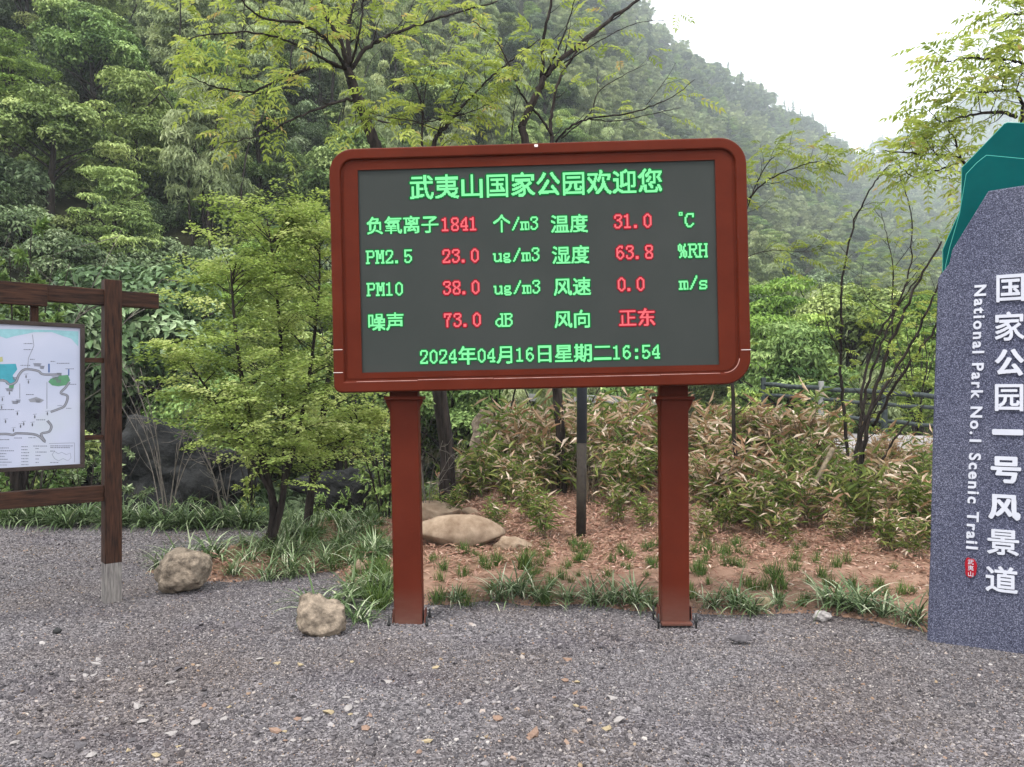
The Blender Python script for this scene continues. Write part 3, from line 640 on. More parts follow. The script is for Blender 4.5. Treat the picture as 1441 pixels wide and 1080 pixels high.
# ------------------------------------------------------------------ strap-leaf plants, grass tufts
def strap_mesh(seed, n=55, L=.34, W=.012, white=.25):
    r_ = np.random.default_rng(seed); q = MB(); b = np.stack([r_.normal(0, .03, n), r_.normal(0, .03, n), np.full(n, -.01)], 1)
    blades(q, b, r_.uniform(0, 6.28, n), L * r_.uniform(.6, 1.15, n), W * r_.uniform(.7, 1.2, n), r_.uniform(.7, 1.45, n), r_.uniform(.8, 2.0, n), np.where(r_.uniform(size=n) < white, r_.uniform(.75, 1, n), r_.uniform(.1, .7, n)), K=5)
    return q.mesh('strap_plant', M['strap'])
STRAP = [strap_mesh(400 + i) for i in range(4)]; STRAPL = [strap_mesh(420 + i, 48, .46, .016, .12) for i in range(3)]
def grass_mesh(seed, n=60, L=.16, W=.005):
    r_ = np.random.default_rng(seed); q = MB(); b = np.stack([r_.normal(0, .03, n), r_.normal(0, .03, n), np.full(n, -.01)], 1)
    blades(q, b, r_.uniform(0, 6.28, n), L * r_.uniform(.6, 1.2, n), W, r_.uniform(1.0, 1.5, n), r_.uniform(.2, 1.0, n), np.clip(r_.normal(.45, .2, n), 0, 1), K=4)
    return q.mesh('grass_tuft', M['grass'])
TUFT = [grass_mesh(440 + i) for i in range(4)]; TUFTB = [grass_mesh(450 + i, 90, .22, .006) for i in range(2)]
def put(name, me, px, py, s, label, cat, group=None, z=None):
    g = G(px, py); x, y = g[0], g[1]; zz = max(float(bedz(x, y)), float(und(x, y))) if z is None else z
    o = link(name, me, None, (x, y, zz)); o.scale = (s,) * 3; o.rotation_euler.z = r.uniform(0, 6.28); return tag(o, label, cat, group)
for px, py, s, lb in [(262, 800, 1.25, 'striped strap-leaf plant just behind the boulder near the wooden post'), (300, 795, 1.35, 'arching strap-leaf plant right behind the boulder near the wooden post'), (225, 798, .8, 'strap-leaf plant at the left tip of the planting bed'),
                      (445, 872, 1.15, 'strap-leaf plant just behind the boulder next to the left red post'), (478, 862, 1.2, 'arching strap-leaf plant between that boulder and the left red post'), (505, 878, .9, 'strap-leaf plant at the foot of the left red post')]:
    put('strap_leaf_plant', STRAP[r.integers(0, 4)], px, py, s, lb, 'plant')
lb = 'strap-leaf plant in the clump under the feathery young tree'
for px, py in [(330, 812), (350, 800), (378, 815), (410, 812), (440, 806), (395, 795), (365, 785), (425, 790), (460, 800), (480, 790), (500, 806), (345, 780)]: put('strap_leaf_plant', STRAP[r.integers(0, 4)], px, py, r.uniform(.8, 1.05), lb, 'plant', lb)
lb = 'strap-leaf plant in the row edging the bed between the two red posts'
for px, py, s in [(640, 852, .6), (700, 848, .9), (728, 846, 1.1), (760, 850, .9), (800, 848, .8), (835, 850, 1.0), (862, 850, .9), (890, 852, 1.0), (915, 855, .7)]: put('strap_leaf_plant', STRAP[r.integers(0, 4)], px, py, s, lb, 'plant', lb)
lb = 'strap-leaf plant edging the bed between right red post and stone monument'
for px, py, s in [(1003, 858, .8), (1035, 858, 1.0), (1060, 862, .8), (1095, 856, .7), (1165, 858, 1.0), (1190, 862, 1.2), (1215, 866, 1.1), (1245, 874, .9), (1285, 884, .9)]: put('strap_leaf_plant', STRAP[r.integers(0, 4)], px, py, s, lb, 'plant', lb)
lb = 'long-leaved strap plant in the row along the far left gravel edge'
for i in range(34):
    px = -20 + i * 12 + r.uniform(-8, 8); put('strap_leaf_plant', STRAPL[r.integers(0, 3)], px, 744 - r.uniform(0, 6), r.uniform(.75, 1.15), lb, 'plant', lb)
lb1 = 'small dark grass tuft in soil between the two red posts'; lb2 = 'small dark grass tuft in soil right of the right red post'; lb3 = 'small grass tuft left of the left red post'
for i in range(150):
    px = r.uniform(590, 1320); py = r.uniform(775, 858)
    rowx = round(px / 34) * 34 + r.normal(0, 9) + (py - 800) * .15
    lb = lb1 if rowx < 945 else lb2; put('grass_tuft', TUFT[r.integers(0, 4)], rowx, py, r.uniform(.4, .85), lb, 'grass', lb)
for px, py, s, lb in [(738, 812, 1.1, 'bright green upright grass tuft behind the row, centre of the bed'), (532, 862, 1.15, 'bright green grass tuft touching the left side of the left red post'), (1092, 835, 1.0, 'bright green grass tuft right of the right red post near the bed edge'), (700, 806, .8, 'green grass tuft in front of the flat sandy stone')]:
    put('grass_tuft', TUFTB[r.integers(0, 2)], px, py, s, lb, 'grass')
for i in range(120):
    px = r.uniform(370, 545); py = r.uniform(735, 850)
    if py > 806 and px < 500: continue
    put('grass_tuft', (TUFT + STRAP[:2])[r.integers(0, 6)], px, py, r.uniform(.7, 1.2), lb3, 'grass', lb3)

# ------------------------------------------------------------------ dwarf bamboo clumps
def bamboo_mesh(seed, dry, n=19, H=.85):
    r_ = np.random.default_rng(seed); st = MB(); q = MB(); B = []; D = []
    for i in range(n):
        b = r_.normal(0, .09, 2); ln = r_.normal(0, .16, 2); h = H * r_.uniform(.6, 1.1)
        pts = catmull([(b[0], b[1], -.03), (b[0] + ln[0] * .3, b[1] + ln[1] * .3, h * .5), (b[0] + ln[0], b[1] + ln[1], h)], 3)
        tube(st, pts, np.linspace(.0045, .002, len(pts)), 4, cap=False)
        k = r_.integers(10, 17)
        for j in range(k):
            t = r_.uniform(.12, 1) ** .75; p = np.array([np.interp(t, np.linspace(0, 1, len(pts)), pts[:, c]) for c in range(3)])
            B.append(p); th = r_.uniform(0, 6.28); D.append((math.cos(th), math.sin(th), r_.uniform(-.5, 1.1)))
    B = np.array(B); D = np.array(D); m_ = len(B); B = B + r_.normal(0, .02, (m_, 3))
    L = r_.uniform(.11, .25, m_); hfr = B[:, 2] / H
    tint = np.where(r_.uniform(size=m_) < dry * (.5 + hfr), r_.uniform(.6, 1, m_), r_.uniform(.1, .58, m_))
    leaves(q, B, D, np.array([0, 0, 1.]) + r_.normal(0, .6, (m_, 3)), L, L * r_.uniform(.15, .23, m_), tint, 0, .15, .2)
    return q.mesh('foliage', M['bamboo_leaf']), st.mesh('canes', M['bark_pale'])
BB = {'dry': [bamboo_mesh(500 + i, .6) for i in range(4)], 'mixed': [bamboo_mesh(520 + i, .28) for i in range(4)], 'green': [bamboo_mesh(540 + i, .08) for i in range(3)]}
def bamboo(px, py, s, k, lb, group=None, Y=None):
    if Y is None:
        g = G(px, py)
        for _ in range(6): g = G(px, py, float(gz(g[0], g[1])))
    else: g = np.array([(px - 720.5) / F * Y, Y, 0])
    g[2] = float(bedz(g[0], g[1])) if g[0] < 8.5 and g[0] > -3.9 else float(gz(g[0], g[1]))
    e = empty('dwarf_bamboo', tuple(g), lb, 'bamboo', group, r.uniform(0, 6.28)); e.scale = (s, s, s * r.uniform(.9, 1.1))
    f_, c_ = BB[k][r.integers(0, len(BB[k]))]; link('foliage', f_, e); link('canes', c_, e)
for px, py, s, k, lb in [(1068, 765, .72, 'mixed', 'single low dwarf bamboo clump with pale edged leaves standing forward right of right red post'), (1205, 762, .85, 'green', 'upright dwarf bamboo with bright yellow-green top left of the monument'),
                         (765, 765, .6, 'green', 'dark green low clump in front of the grey pole'), (1110, 720, .8, 'green', 'olive bamboo clump behind the forward one right of the right post')]:
    bamboo(px, py, s, k, lb)
for i, (px, Y, s_, k) in enumerate([(700, 7.7, .42, 'green'), (742, 8.2, .5, 'mixed'), (868, 8.0, .5, 'mixed'), (905, 7.8, .42, 'green'), (640, 8.6, .45, 'green'), (990, 7.2, .4, 'mixed'), (1022, 7.6, .55, 'green'), (1105, 7.1, .45, 'mixed'), (1140, 7.9, .6, 'dry'), (1180, 7.3, .4, 'dry'), (1250, 6.9, .5, 'mixed'), (1285, 6.6, .45, 'mixed'), (1215, 7.8, .6, 'green')]):
    l_ = f"small {dict(dry='tan', mixed='green and tan', green='green')[k]} bamboo sprout in the litter {'between the red posts' if px < 940 else 'right of the right red post'}"
    bamboo(px, 0, s_, k, l_, l_, Y)
for (x0, x1, Y0, Y1, n, mixk, smin, smax, lb) in [
    (700, 1170, 9.4, 11.2, 36, ('dry', 'dry', 'dry', 'mixed'), .95, 1.25, 'x'),
    (1170, 1340, 9.0, 10.2, 10, ('dry', 'dry', 'mixed'), .58, .72, 'tan dry-leaved bamboo clump in the back row'),
    (690, 930, 8.6, 9.4, 9, ('mixed', 'green', 'mixed'), .6, .9, 'green and tan bamboo clump between the red posts'),
    (975, 1160, 7.6, 9.2, 12, ('mixed', 'dry', 'green', 'mixed'), .6, .95, 'green and tan bamboo clump right of the right red post'),
    (1235, 1340, 6.7, 9.0, 8, ('mixed', 'dry', 'green'), .6, .9, 'yellowish bamboo clump beside the stone monument'),
    (590, 700, 9.6, 11, 7, ('green', 'mixed'), .7, 1.0, 'thin bamboo clump behind the smooth boulders')]:
    for i in range(n):
        Y = r.uniform(Y0, Y1); px = x0 + (x1 - x0) * (i + r.uniform(.1, .9)) / n
        if abs(px - 820) < 26 and Y < 9.3: px += 50
        k_ = mixk[r.integers(0, len(mixk))]; bw = [(700, 'behind the smooth boulders'), (770, 'left of the grey pole'), (830, 'right at the grey pole'), (940, 'left of the right red post'), (1010, 'right of the right red post'), (1080, 'below the board corner'), (1150, 'left of the thin sapling'), (1215, 'under the thin sapling'), (1270, 'right of the leaning trunks'), (1400, 'beside the stone monument')]
        lb2_ = f"{dict(dry='tan dry-leaved', mixed='green and tan', green='green')[k_]} bamboo clump in the {'back' if Y > 9.2 else 'front'} row {next(b for a, b in bw if px < a)}"
        bamboo(px, 0, r.uniform(smin, smax), k_, lb2_, lb2_, Y)

# ------------------------------------------------------------------ hero trees
def twigs(bark, lf, path, rad, r_, n, tl, style, t0=.15, tint=.5, spread=.8, leafL=.28, per=4):
    """side twigs along a limb carrying leaves"""
    path = np.asarray(path); m = len(path); B = []; D = []
    for i in range(n):
        t = t0 + (1 - t0) * (i + r_.uniform(0, 1)) / n; f_ = t * (m - 1); k = min(int(f_), m - 2); p = path[k] + (path[k + 1] - path[k]) * (f_ - k)
        ax = nrm(path[k + 1] - path[k]); side = nrm(np.cross(ax, nrm(r_.normal(size=3)))); d = nrm(ax * r_.uniform(.3, .9) + side * spread + np.array([0, 0, .25]))
        L = tl * r_.uniform(.5, 1.2) * (1.15 - .5 * t)
        q = [p, p + d * L * .5 + r_.normal(0, .04, 3) * L, p + d * L + np.array([0, 0, r_.uniform(-.1, .12) * L]) + r_.normal(0, .08, 3) * L]
        q = catmull(q, 3); r0 = max(.0025, np.interp(t, [0, 1], [rad[0], rad[-1]]) * .38); tube(bark, q, np.linspace(r0, .0018, len(q)), 4, cap=False)
        for j in range(per):
            tt = 1 if j == 0 else r_.uniform(.35, 1); pp = np.array([np.interp(tt, np.linspace(0, 1, len(q)), q[:, c]) for c in range(3)])
            B.append(pp); dd = d * (.8 if j else 1) + nrm(r_.normal(size=3)) * (.9 if j else .3); D.append(dd)
    B = np.array(B); D = np.array(D); D[:, 2] = D[:, 2] * .5 + .05
    N = len(B); tn = np.clip(tint + r_.normal(0, .16, N), 0, 1)
    if style == 'compound': compound(lf, B, D, leafL * r_.uniform(.6, 1.15, N), 5, .36, tn, r=r_)
    elif style == 'compound_small': compound(lf, B, D, leafL * r_.uniform(.6, 1.15, N), 6, .24, tn, r=r_)
def hero(name, base, label, cat, limbs, seed, leafmat_='leaf_spring', tl=.5, dens=9, per=4, leafL=.28, tint=.5, bark='bark', style='compound', group=None):
    """limbs: (points[(px,py,Y)...], r0, r1, leafy)"""
    r_ = np.random.default_rng(seed); base = np.array(base, float); e = empty(name, tuple(base), label, cat, group)
    bk = MB(); lf = MB(); tk = MB()
    for i, (pts, r0, r1, leafy) in enumerate(limbs):
        p = np.array([P(*q) for q in pts]) - base
        p = catmull(p, 7); n = len(p); w_ = r_.normal(0, 1, (n, 3)); w_[0] = w_[-1] = 0; p = p + w_ * min(r0, .02) * .35
        rad = np.linspace(r0, r1, n); tube(tk if i == 0 else bk, p, rad, 8 if r0 > .02 else 6)
        if leafy > 0:
            ln = np.linalg.norm(np.diff(p, axis=0), axis=1).sum(); twigs(bk, lf, p, rad, r_, max(2, int(ln * dens * leafy)), tl, style, tint=tint, per=per, leafL=leafL)
    tk.obj('trunk', M[bark], e)
    if bk.n: bk.obj('branches', M[bark], e)
    if lf.n: lf.obj('foliage', M[leafmat_], e)
    return e
# tree left of centre: dark trunk visible under the board, fork above its top left corner
hero('compound_leaf_tree', P(628, 722, 9.6), 'slender tree with a dark forked trunk rising behind the top left of the LED board', 'tree', [
    ([(628, 735, 9.6), (626, 600, 9.6), (590, 400, 9.5), (540, 240, 9.4), (520, 185, 9.4), (500, 130, 9.3), (489, 98, 9.3)], .10, .055, 0),
    ([(489, 98, 9.3), (480, 60, 9.2), (455, 15, 9.1), (440, -40, 9.0)], .035, .012, 1),
    ([(491, 98, 9.3), (490, 50, 9.4), (498, 0, 9.5), (505, -50, 9.5)], .034, .016, .8),
    ([(489, 100, 9.3), (470, 70, 9.0), (430, 35, 8.7), (370, 26, 8.5), (330, -10, 8.3)], .026, .008, 1.3),
    ([(487, 98, 9.3), (450, 80, 9.0), (380, 50, 8.7), (305, 48, 8.4), (262, 55, 8.2)], .02, .005, 1.5),
    ([(487, 96, 9.3), (450, 92, 9.1), (400, 110, 8.9), (350, 130, 8.7), (300, 122, 8.5), (268, 108, 8.4)], .024, .005, 1.5),
    ([(493, 98, 9.3), (520, 65, 9.4), (560, 45, 9.6), (620, 25, 9.8), (700, 2, 10.0)], .03, .010, 1.2),
    ([(493, 96, 9.3), (505, 50, 9.0), (512, 0, 8.9), (516, -30, 8.9)], .018, .006, .8),
    ([(512, 140, 9.4), (470, 145, 9.1), (420, 165, 8.8), (360, 192, 8.5), (310, 203, 8.3)], .02, .004, .9),
    ([(514, 165, 9.4), (560, 175, 9.1), (600, 172, 8.8), (650, 160, 8.7)], .012, .004, 1.0),
    ([(405, 108, 8.9), (400, 125, 8.8), (350, 135, 8.7), (320, 150, 8.6)], .008, .003, 1.2)], 11, dens=7, per=3, tl=.44, tint=.62)
hero('compound_leaf_tree', P(792, 705, 9.3), 'multi-stemmed tree with bare dark branches rising behind the middle of the LED board', 'tree', [
    ([(792, 720, 9.3), (785, 560, 9.3), (768, 350, 9.3), (740, 200, 9.3), (735, 175, 9.3), (752, 140, 9.3), (766, 108, 9.3)], .065, .038, 0),
    ([(766, 108, 9.3), (800, 75, 9.4), (850, 35, 9.6), (905, -5, 9.8), (940, -40, 10)], .035, .012, .35),
    ([(762, 112, 9.3), (765, 60, 9.2), (776, 0, 9.1), (780, -40, 9.0)], .025, .010, .5),
    ([(775, 300, 9.4), (776, 200, 9.6), (778, 150, 9.7), (792, 100, 9.8), (830, 55, 9.9), (880, 15, 10)], .03, .008, .4),
    ([(776, 190, 9.6), (760, 165, 9.5), (735, 135, 9.4), (722, 105, 9.3), (700, 60, 9.2), (665, 30, 9.1)], .018, .006, 1.0),
    ([(782, 200, 9.6), (800, 180, 9.5), (830, 168, 9.4), (890, 158, 9.2), (940, 140, 9.1), (978, 112, 9.0)], .016, .004, .35),
    ([(830, 168, 9.4), (870, 170, 9.3), (930, 158, 9.2), (958, 152, 9.1)], .008, .003, .2),
    ([(790, 195, 9.6), (830, 160, 9.7), (842, 130, 9.8), (880, 105, 9.9), (910, 90, 10)], .010, .003, .5),
    ([(910, 148, 9.2), (935, 115, 9.3), (952, 88, 9.4)], .006, .002, .15),
    ([(766, 108, 9.3), (785, 70, 9.0), (800, 30, 8.9), (812, -10, 8.8)], .014, .005, .7),
    ([(790, 92, 9.4), (840, 60, 9.3), (890, 35, 9.2), (938, 28, 9.1)], .008, .003, .3),
    ([(720, 200, 9.2), (722, 170, 9.2), (726, 140, 9.1), (735, 110, 9.1)], .008, .003, .5)], 12, dens=5.5, per=2, tl=.42, tint=.55)
hero('compound_leaf_sapling', P(640, 700, 8.9), 'leafy sapling fork rising above the LED board top edge, left of the middle', 'tree', [
    ([(640, 720, 8.9), (620, 500, 8.9), (610, 260, 8.8), (612, 200, 8.8), (626, 180, 8.8), (655, 145, 8.7)], .04, .018, .3),
    ([(655, 145, 8.7), (690, 110, 8.6), (720, 85, 8.5), (760, 55, 8.5)], .014, .005, 1.1),
    ([(628, 176, 8.8), (636, 150, 8.7), (650, 120, 8.6), (660, 95, 8.5)], .010, .003, 1.3),
    ([(594, 205, 8.6), (594, 160, 8.6), (588, 130, 8.5), (575, 102, 8.4)], .016, .006, 1.3),
    ([(594, 160, 8.6), (600, 120, 8.5), (612, 80, 8.4)], .008, .003, 1.4),
    ([(640, 165, 8.8), (670, 155, 8.6), (700, 140, 8.5)], .007, .003, 1.2),
    ([(620, 185, 8.8), (580, 170, 8.5), (540, 165, 8.3), (520, 158, 8.3)], .008, .003, 1.2)], 13, dens=7, per=3, tl=.34, tint=.5)
# right of the board
hero('compound_leaf_sapling', P(1038, 650, 8.8), 'sapling with drooping light green sprays behind the LED board right edge', 'tree', [
    ([(1038, 700, 8.8), (1030, 500, 8.8), (1035, 360, 8.7), (1052, 282, 8.6)], .025, .012, .2),
    ([(1052, 282, 8.6), (1075, 258, 8.5), (1110, 240, 8.4), (1150, 228, 8.3), (1175, 235, 8.2)], .011, .003, 2.0),
    ([(1040, 330, 8.7), (1060, 270, 8.6), (1085, 225, 8.5), (1120, 205, 8.4)], .009, .003, 1.8),
    ([(1030, 370, 8.7), (1080, 353, 8.6), (1130, 355, 8.5), (1160, 350, 8.4)], .006, .002, 1.2)], 14, dens=8, per=3, tl=.3, tint=.5, leafL=.22)
hero('thin_sapling', P(1193, 640, 9.2), 'thin leaning sapling with a feathery top midway between LED board and monument', 'tree', [
    ([(1196, 700, 9.2), (1186, 560, 9.2), (1182, 520, 9.2), (1184, 460, 9.1), (1184, 400, 9.0), (1200, 320, 8.9), (1228, 262, 8.8), (1252, 232, 8.7)], .022, .006, .7),
    ([(1200, 320, 8.9), (1215, 290, 8.8), (1245, 285, 8.7)], .005, .002, .8),
    ([(1184, 500, 9.1), (1165, 460, 9.0), (1158, 420, 9.0), (1156, 400, 9.0)], .008, .002, .1),
    ([(1183, 510, 9.2), (1215, 480, 9.1), (1235, 450, 9.0)], .006, .002, .3)], 15, dens=5, per=2, tl=.22, tint=.4, leafL=.18)
hero('multi_stem_tree', P(1215, 690, 8.6), 'multi-stemmed leaning tree with many bare branches between LED board and monument', 'tree', [
    ([(1205, 705, 8.6), (1212, 650, 8.6), (1222, 590, 8.6), (1240, 520, 8.6), (1268, 450, 8.5), (1290, 400, 8.4), (1325, 340, 8.3)], .030, .010, .25),
    ([(1210, 660, 8.6), (1215, 600, 8.5), (1255, 530, 8.4), (1290, 470, 8.3), (1320, 400, 8.2), (1345, 330, 8.1)], .022, .007, .5),
    ([(1195, 700, 8.7), (1205, 640, 8.7), (1215, 570, 8.8), (1228, 520, 8.9), (1260, 440, 9.0), (1300, 380, 9.0)], .026, .007, .5),
    ([(1220, 600, 8.6), (1212, 560, 8.7), (1232, 480, 8.8), (1262, 430, 8.8), (1280, 380, 8.8), (1282, 300, 8.8), (1262, 240, 8.7)], .018, .004, .6),
    ([(1228, 600, 8.6), (1262, 540, 8.3), (1310, 470, 8.1), (1330, 430, 8)], .02, .008, .4),
    ([(1240, 650, 8.2), (1265, 610, 8.1), (1300, 570, 8.0)], .015, .006, .1),
    ([(1256, 480, 8.8), (1256, 420, 8.9), (1257, 380, 8.9), (1250, 340, 8.9), (1240, 300, 8.9)], .010, .003, .8),
    ([(1256, 380, 8.9), (1275, 355, 8.9), (1290, 335, 8.8)], .006, .002, .8),
    ([(1300, 470, 8.2), (1305, 520, 8.1), (1290, 560, 8.1)], .006, .002, .6),
    ([(1270, 450, 8.5), (1230, 430, 8.4), (1212, 400, 8.4), (1215, 370, 8.4)], .006, .002, .5)], 16, dens=9, per=2, tl=.32, tint=.45, leafL=.2, bark='bark')
hero('compound_leaf_tree', P(1470, 700, 7.6), 'leafy tree whose light green crown fills the top right corner above the monument', 'tree', [
    ([(1500, 720, 7.6), (1490, 500, 7.6), (1475, 330, 7.5), (1455, 200, 7.4), (1440, 165, 7.4)], .06, .024, 0),
    ([(1430, 165, 7.4), (1400, 158, 7.3), (1370, 162, 7.2), (1335, 170, 7.1)], .02, .006, 1.4),
    ([(1470, 330, 7.5), (1400, 280, 7.4), (1352, 225, 7.3), (1300, 218, 7.2), (1245, 212, 7.1)], .022, .005, 1.5),
    ([(1440, 180, 7.4), (1430, 130, 7.3), (1380, 130, 7.1), (1320, 132, 7.0)], .018, .005, 1.5),
    ([(1445, 200, 7.4), (1450, 100, 7.3), (1420, 85, 7.2), (1370, 82, 7.0), (1330, 88, 6.9)], .02, .005, 1.5),
    ([(1450, 120, 7.3), (1460, 40, 7.2), (1440, 20, 7.1), (1405, 30, 7.0)], .02, .005, 1.5),
    ([(1352, 225, 7.3), (1340, 190, 7.2), (1310, 160, 7.1)], .012, .003, 1.5),
    ([(1352, 228, 7.3), (1320, 240, 7.2), (1290, 250, 7.1), (1262, 232, 7.0)], .010, .003, 1.5),
    ([(1460, 40, 7.2), (1455, 0, 7.1), (1430, -25, 7.0)], .012, .004, 1.5)], 17, dens=9, per=4, tl=.33, tint=.55, leafL=.24)

# feathery young tree (small leaves in flat sprays) at the left
def feathery(base_px, label, seed, stems, name='feathery_tree', nspray=430, small=.030):
    r_ = np.random.default_rng(seed); b0 = G(*base_px); e = empty(name, tuple(b0), label, 'tree'); tk = MB(); bk = MB(); lf = MB()
    for si, (pts, r0, weight, reach) in enumerate(stems):
        p = catmull(np.array([P(*q) for q in pts]) - b0, 8); m = len(p); tube(tk, p, np.linspace(r0, .006, m), 8)
        B = []; D = []; T = []
        for i in range(int(nspray * weight)):
            t = r_.uniform(.22, 1) ** .85; f_ = t * (m - 1); k = min(int(f_), m - 2); o = p[k] + (p[k + 1] - p[k]) * (f_ - k)
            th = r_.uniform(0, 6.28); L = reach * r_.uniform(.3, 1.25) * (1.15 - .7 * t ** 2)
            d = np.array([math.cos(th), math.sin(th) * .8, r_.uniform(-.1, .5) + .7 * t * r_.uniform(.2, 1)]); tl_ = r_.normal(0, .35, 2); q = catmull([o, o + d * L * .5 + np.array([0, 0, .05]), o + d * L * np.array([1, 1, .75])], 3)
            if i % 3 == 0: tube(bk, q, np.linspace(.006, .0018, len(q)), 4, cap=False)
            tb = float(np.clip(.55 + r_.normal(0, .2), 0, 1))
            for j in range(7):
                tt = .35 + .65 * j / 6; c = np.array([np.interp(tt, np.linspace(0, 1, len(q)), q[:, c_]) for c_ in range(3)])
                for sg in (-1, 1):
                    ang = th + sg * r_.uniform(.6, 1.1); l2 = .17 * (1.25 - tt * .6)
                    dd = np.array([math.cos(ang), math.sin(ang), -.05 + tl_[0] * math.cos(ang) + tl_[1] * math.sin(ang)]); n_ = 7
                    s_ = (np.arange(n_) + .5) / n_; cc = c + dd * (s_ * l2)[:, None] - np.array([0, 0, 1]) * (s_ ** 2 * .02)[:, None]
                    B.append(cc); al = np.where(np.arange(n_) % 2, 1, -1) * .9 + ang; D.append(np.stack([np.cos(al), np.sin(al), np.full(n_, -.1)], 1)); T.append(np.full(n_, tb))
        B = np.vstack(B); D = np.vstack(D); T = np.concatenate(T); N = len(B); L = small * r_.uniform(.7, 1.3, N)
        leaves(lf, B + r_.normal(0, .014, (N, 3)), D, np.array([0, 0, 1.]) + r_.normal(0, .5, (N, 3)), L, L * .6, np.clip(T + r_.normal(0, .1, N), 0, 1))
    tk.obj('trunk', M['bark'], e); bk.obj('branches', M['bark'], e); lf.obj('foliage', M['leaf_feather'], e)
feathery((370, 785), 'bushy young tree with bright feathery leaf sprays standing left of the LED board', 31, [
    ([(372, 790, 6.95), (385, 720, 7.0), (370, 650, 7.0), (345, 560, 6.9), (330, 450, 6.8), (325, 380, 6.8)], .045, .8, .85),
    ([(375, 785, 6.95), (398, 700, 7.0), (400, 600, 7.1), (395, 480, 7.2), (385, 370, 7.2), (375, 305, 7.2)], .035, .9, .85),
    ([(392, 715, 7.0), (350, 640, 6.9), (300, 560, 6.7), (250, 490, 6.6)], .02, .45, .6),
    ([(398, 690, 7.0), (430, 560, 7.3), (448, 420, 7.4), (450, 330, 7.5)], .025, .8, .7)], nspray=125, small=.036)
feathery((432, 752), 'second slender feathery tree with a dark trunk beside the left edge of the LED board', 33, [
    ([(430, 765, 7.9), (438, 690, 7.9), (452, 600, 8.0), (470, 480, 8.1), (480, 380, 8.1), (475, 300, 8.2)], .05, .9, .7),
    ([(440, 680, 7.9), (480, 620, 8.0), (510, 590, 8.1)], .02, .4, .5)], nspray=115, small=.036)

# broadleaf shrub at the far left edge
def broadleaf(name, base, label, seed, H, Wd, n=900, leaf=.11, mat='leaf_broad', stems=9, bark='bark', tint=.55, low=.25, cat='shrub'):
    r_ = np.random.default_rng(seed); e = empty(name, tuple(base), label, cat); st = MB(); lf = MB(); B = []; D = []
    for i in range(stems):
        th = r_.uniform(0, 6.28); a_ = r_.uniform(.1, 1) * Wd; h = H * r_.uniform(.7, 1.05)
        p = catmull([(0, 0, -.1), (math.cos(th) * a_ * .3, math.sin(th) * a_ * .3, h * .45), (math.cos(th) * a_, math.sin(th) * a_, h)], 5); tube(st, p, np.linspace(.018 * H / 2, .004, len(p)), 5)
        for j in range(6):
            t = r_.uniform(low, 1); o = np.array([np.interp(t, np.linspace(0, 1, len(p)), p[:, c]) for c in range(3)]); d = nrm(np.array([*r_.normal(0, 1, 2), r_.uniform(0, .8)])); L = Wd * .45 * r_.uniform(.5, 1)
            q = catmull([o, o + d * L * .5, o + d * L], 2); tube(st, q, np.linspace(.006, .002, len(q)), 4, cap=False)
            for k in range(max(1, n // (stems * 6))):
                s_ = r_.uniform(.2, 1); B.append(o + d * L * s_); D.append(nrm(d + r_.normal(0, .8, 3)) - np.array([0, 0, .25]))
    B = np.array(B); D = np.array(D); N = len(B); L = leaf * r_.uniform(.6, 1.25, N)
    leaves(lf, B, D, np.array([0, 0, 1.]) + r_.normal(0, .4, (N, 3)), L, L * .42, np.clip(tint + r_.normal(0, .2, N), 0, 1))
    st.obj('stems', M[bark], e); lf.obj('foliage', M[mat], e); return e
def gl(px, Y): x = (px - 720.5) / F * Y; return (x, Y, float(gz(x, Y)))
broadleaf('broadleaf_shrub', gl(25, 9.4), 'tall light green large-leaved shrub at the left edge above the map sign', 41, 4.2, .85, 2600, .13, tint=.75, low=.5)
broadleaf('broadleaf_shrub', gl(115, 10.5), 'dark leafy shrub behind the top of the wooden sign post', 42, 2.3, 1.0, 2600, .09, 'hill_dark', tint=.6)
broadleaf('broadleaf_shrub', gl(30, 9.6), 'leafy undergrowth shrub behind the lower edge of the map sign', 43, 1.9, 1.0, 2200, .09, tint=.5, low=.1)
broadleaf('broadleaf_shrub', gl(120, 9.8), 'low leafy shrub right behind the wooden sign post', 44, 1.5, .6, 1300, .08, tint=.5, low=.1)
broadleaf('broadleaf_shrub', gl(355, 9.0), 'low bright leafy shrub at the foot of the feathery tree', 45, 1.3, .45, 1200, .06, 'leaf_feather', tint=.6, low=.1)
broadleaf('broadleaf_shrub', gl(545, 9.6), 'dim leafy shrub just left of the left red post below the LED board', 46, 2.4, .9, 2200, .08, 'hill_mid', tint=.6, low=.1)
broadleaf('broadleaf_shrub', gl(705, 12.2), 'bright green shrub hanging by the footbridge under the LED board', 47, 2.9, .9, 2400, .10, 'leaf_broad', tint=.8, low=.2)
broadleaf('broadleaf_shrub', gl(610, 9.9), 'small bright shrub beside the dark trunk behind the domed boulder', 48, .75, .35, 700, .06, 'leaf_feather', tint=.8, low=.05)
broadleaf('broadleaf_shrub', gl(1060, 11.8), 'bright yellow-green bush between LED board corner and the railing', 49, 1.15, .6, 2400, .09, 'leaf_feather', tint=.8, low=.1)
broadleaf('broadleaf_shrub', gl(1165, 14.6), 'leafy green bush growing through the middle of the railing', 50, 1.3, .6, 1500, .10, 'hill_mid', tint=.8, low=.1)
broadleaf('broadleaf_shrub', gl(1290, 17.5), 'yellow-green bush behind the railing next to the monument', 51, 3.4, 1.3, 2600, .13, 'hill_bright', tint=.8, low=.2)
broadleaf('broadleaf_shrub', gl(890, 12.5), 'green bush under the LED board left of the right red post', 52, 1.5, .7, 1600, .09, 'leaf_broad', tint=.7, low=.1)
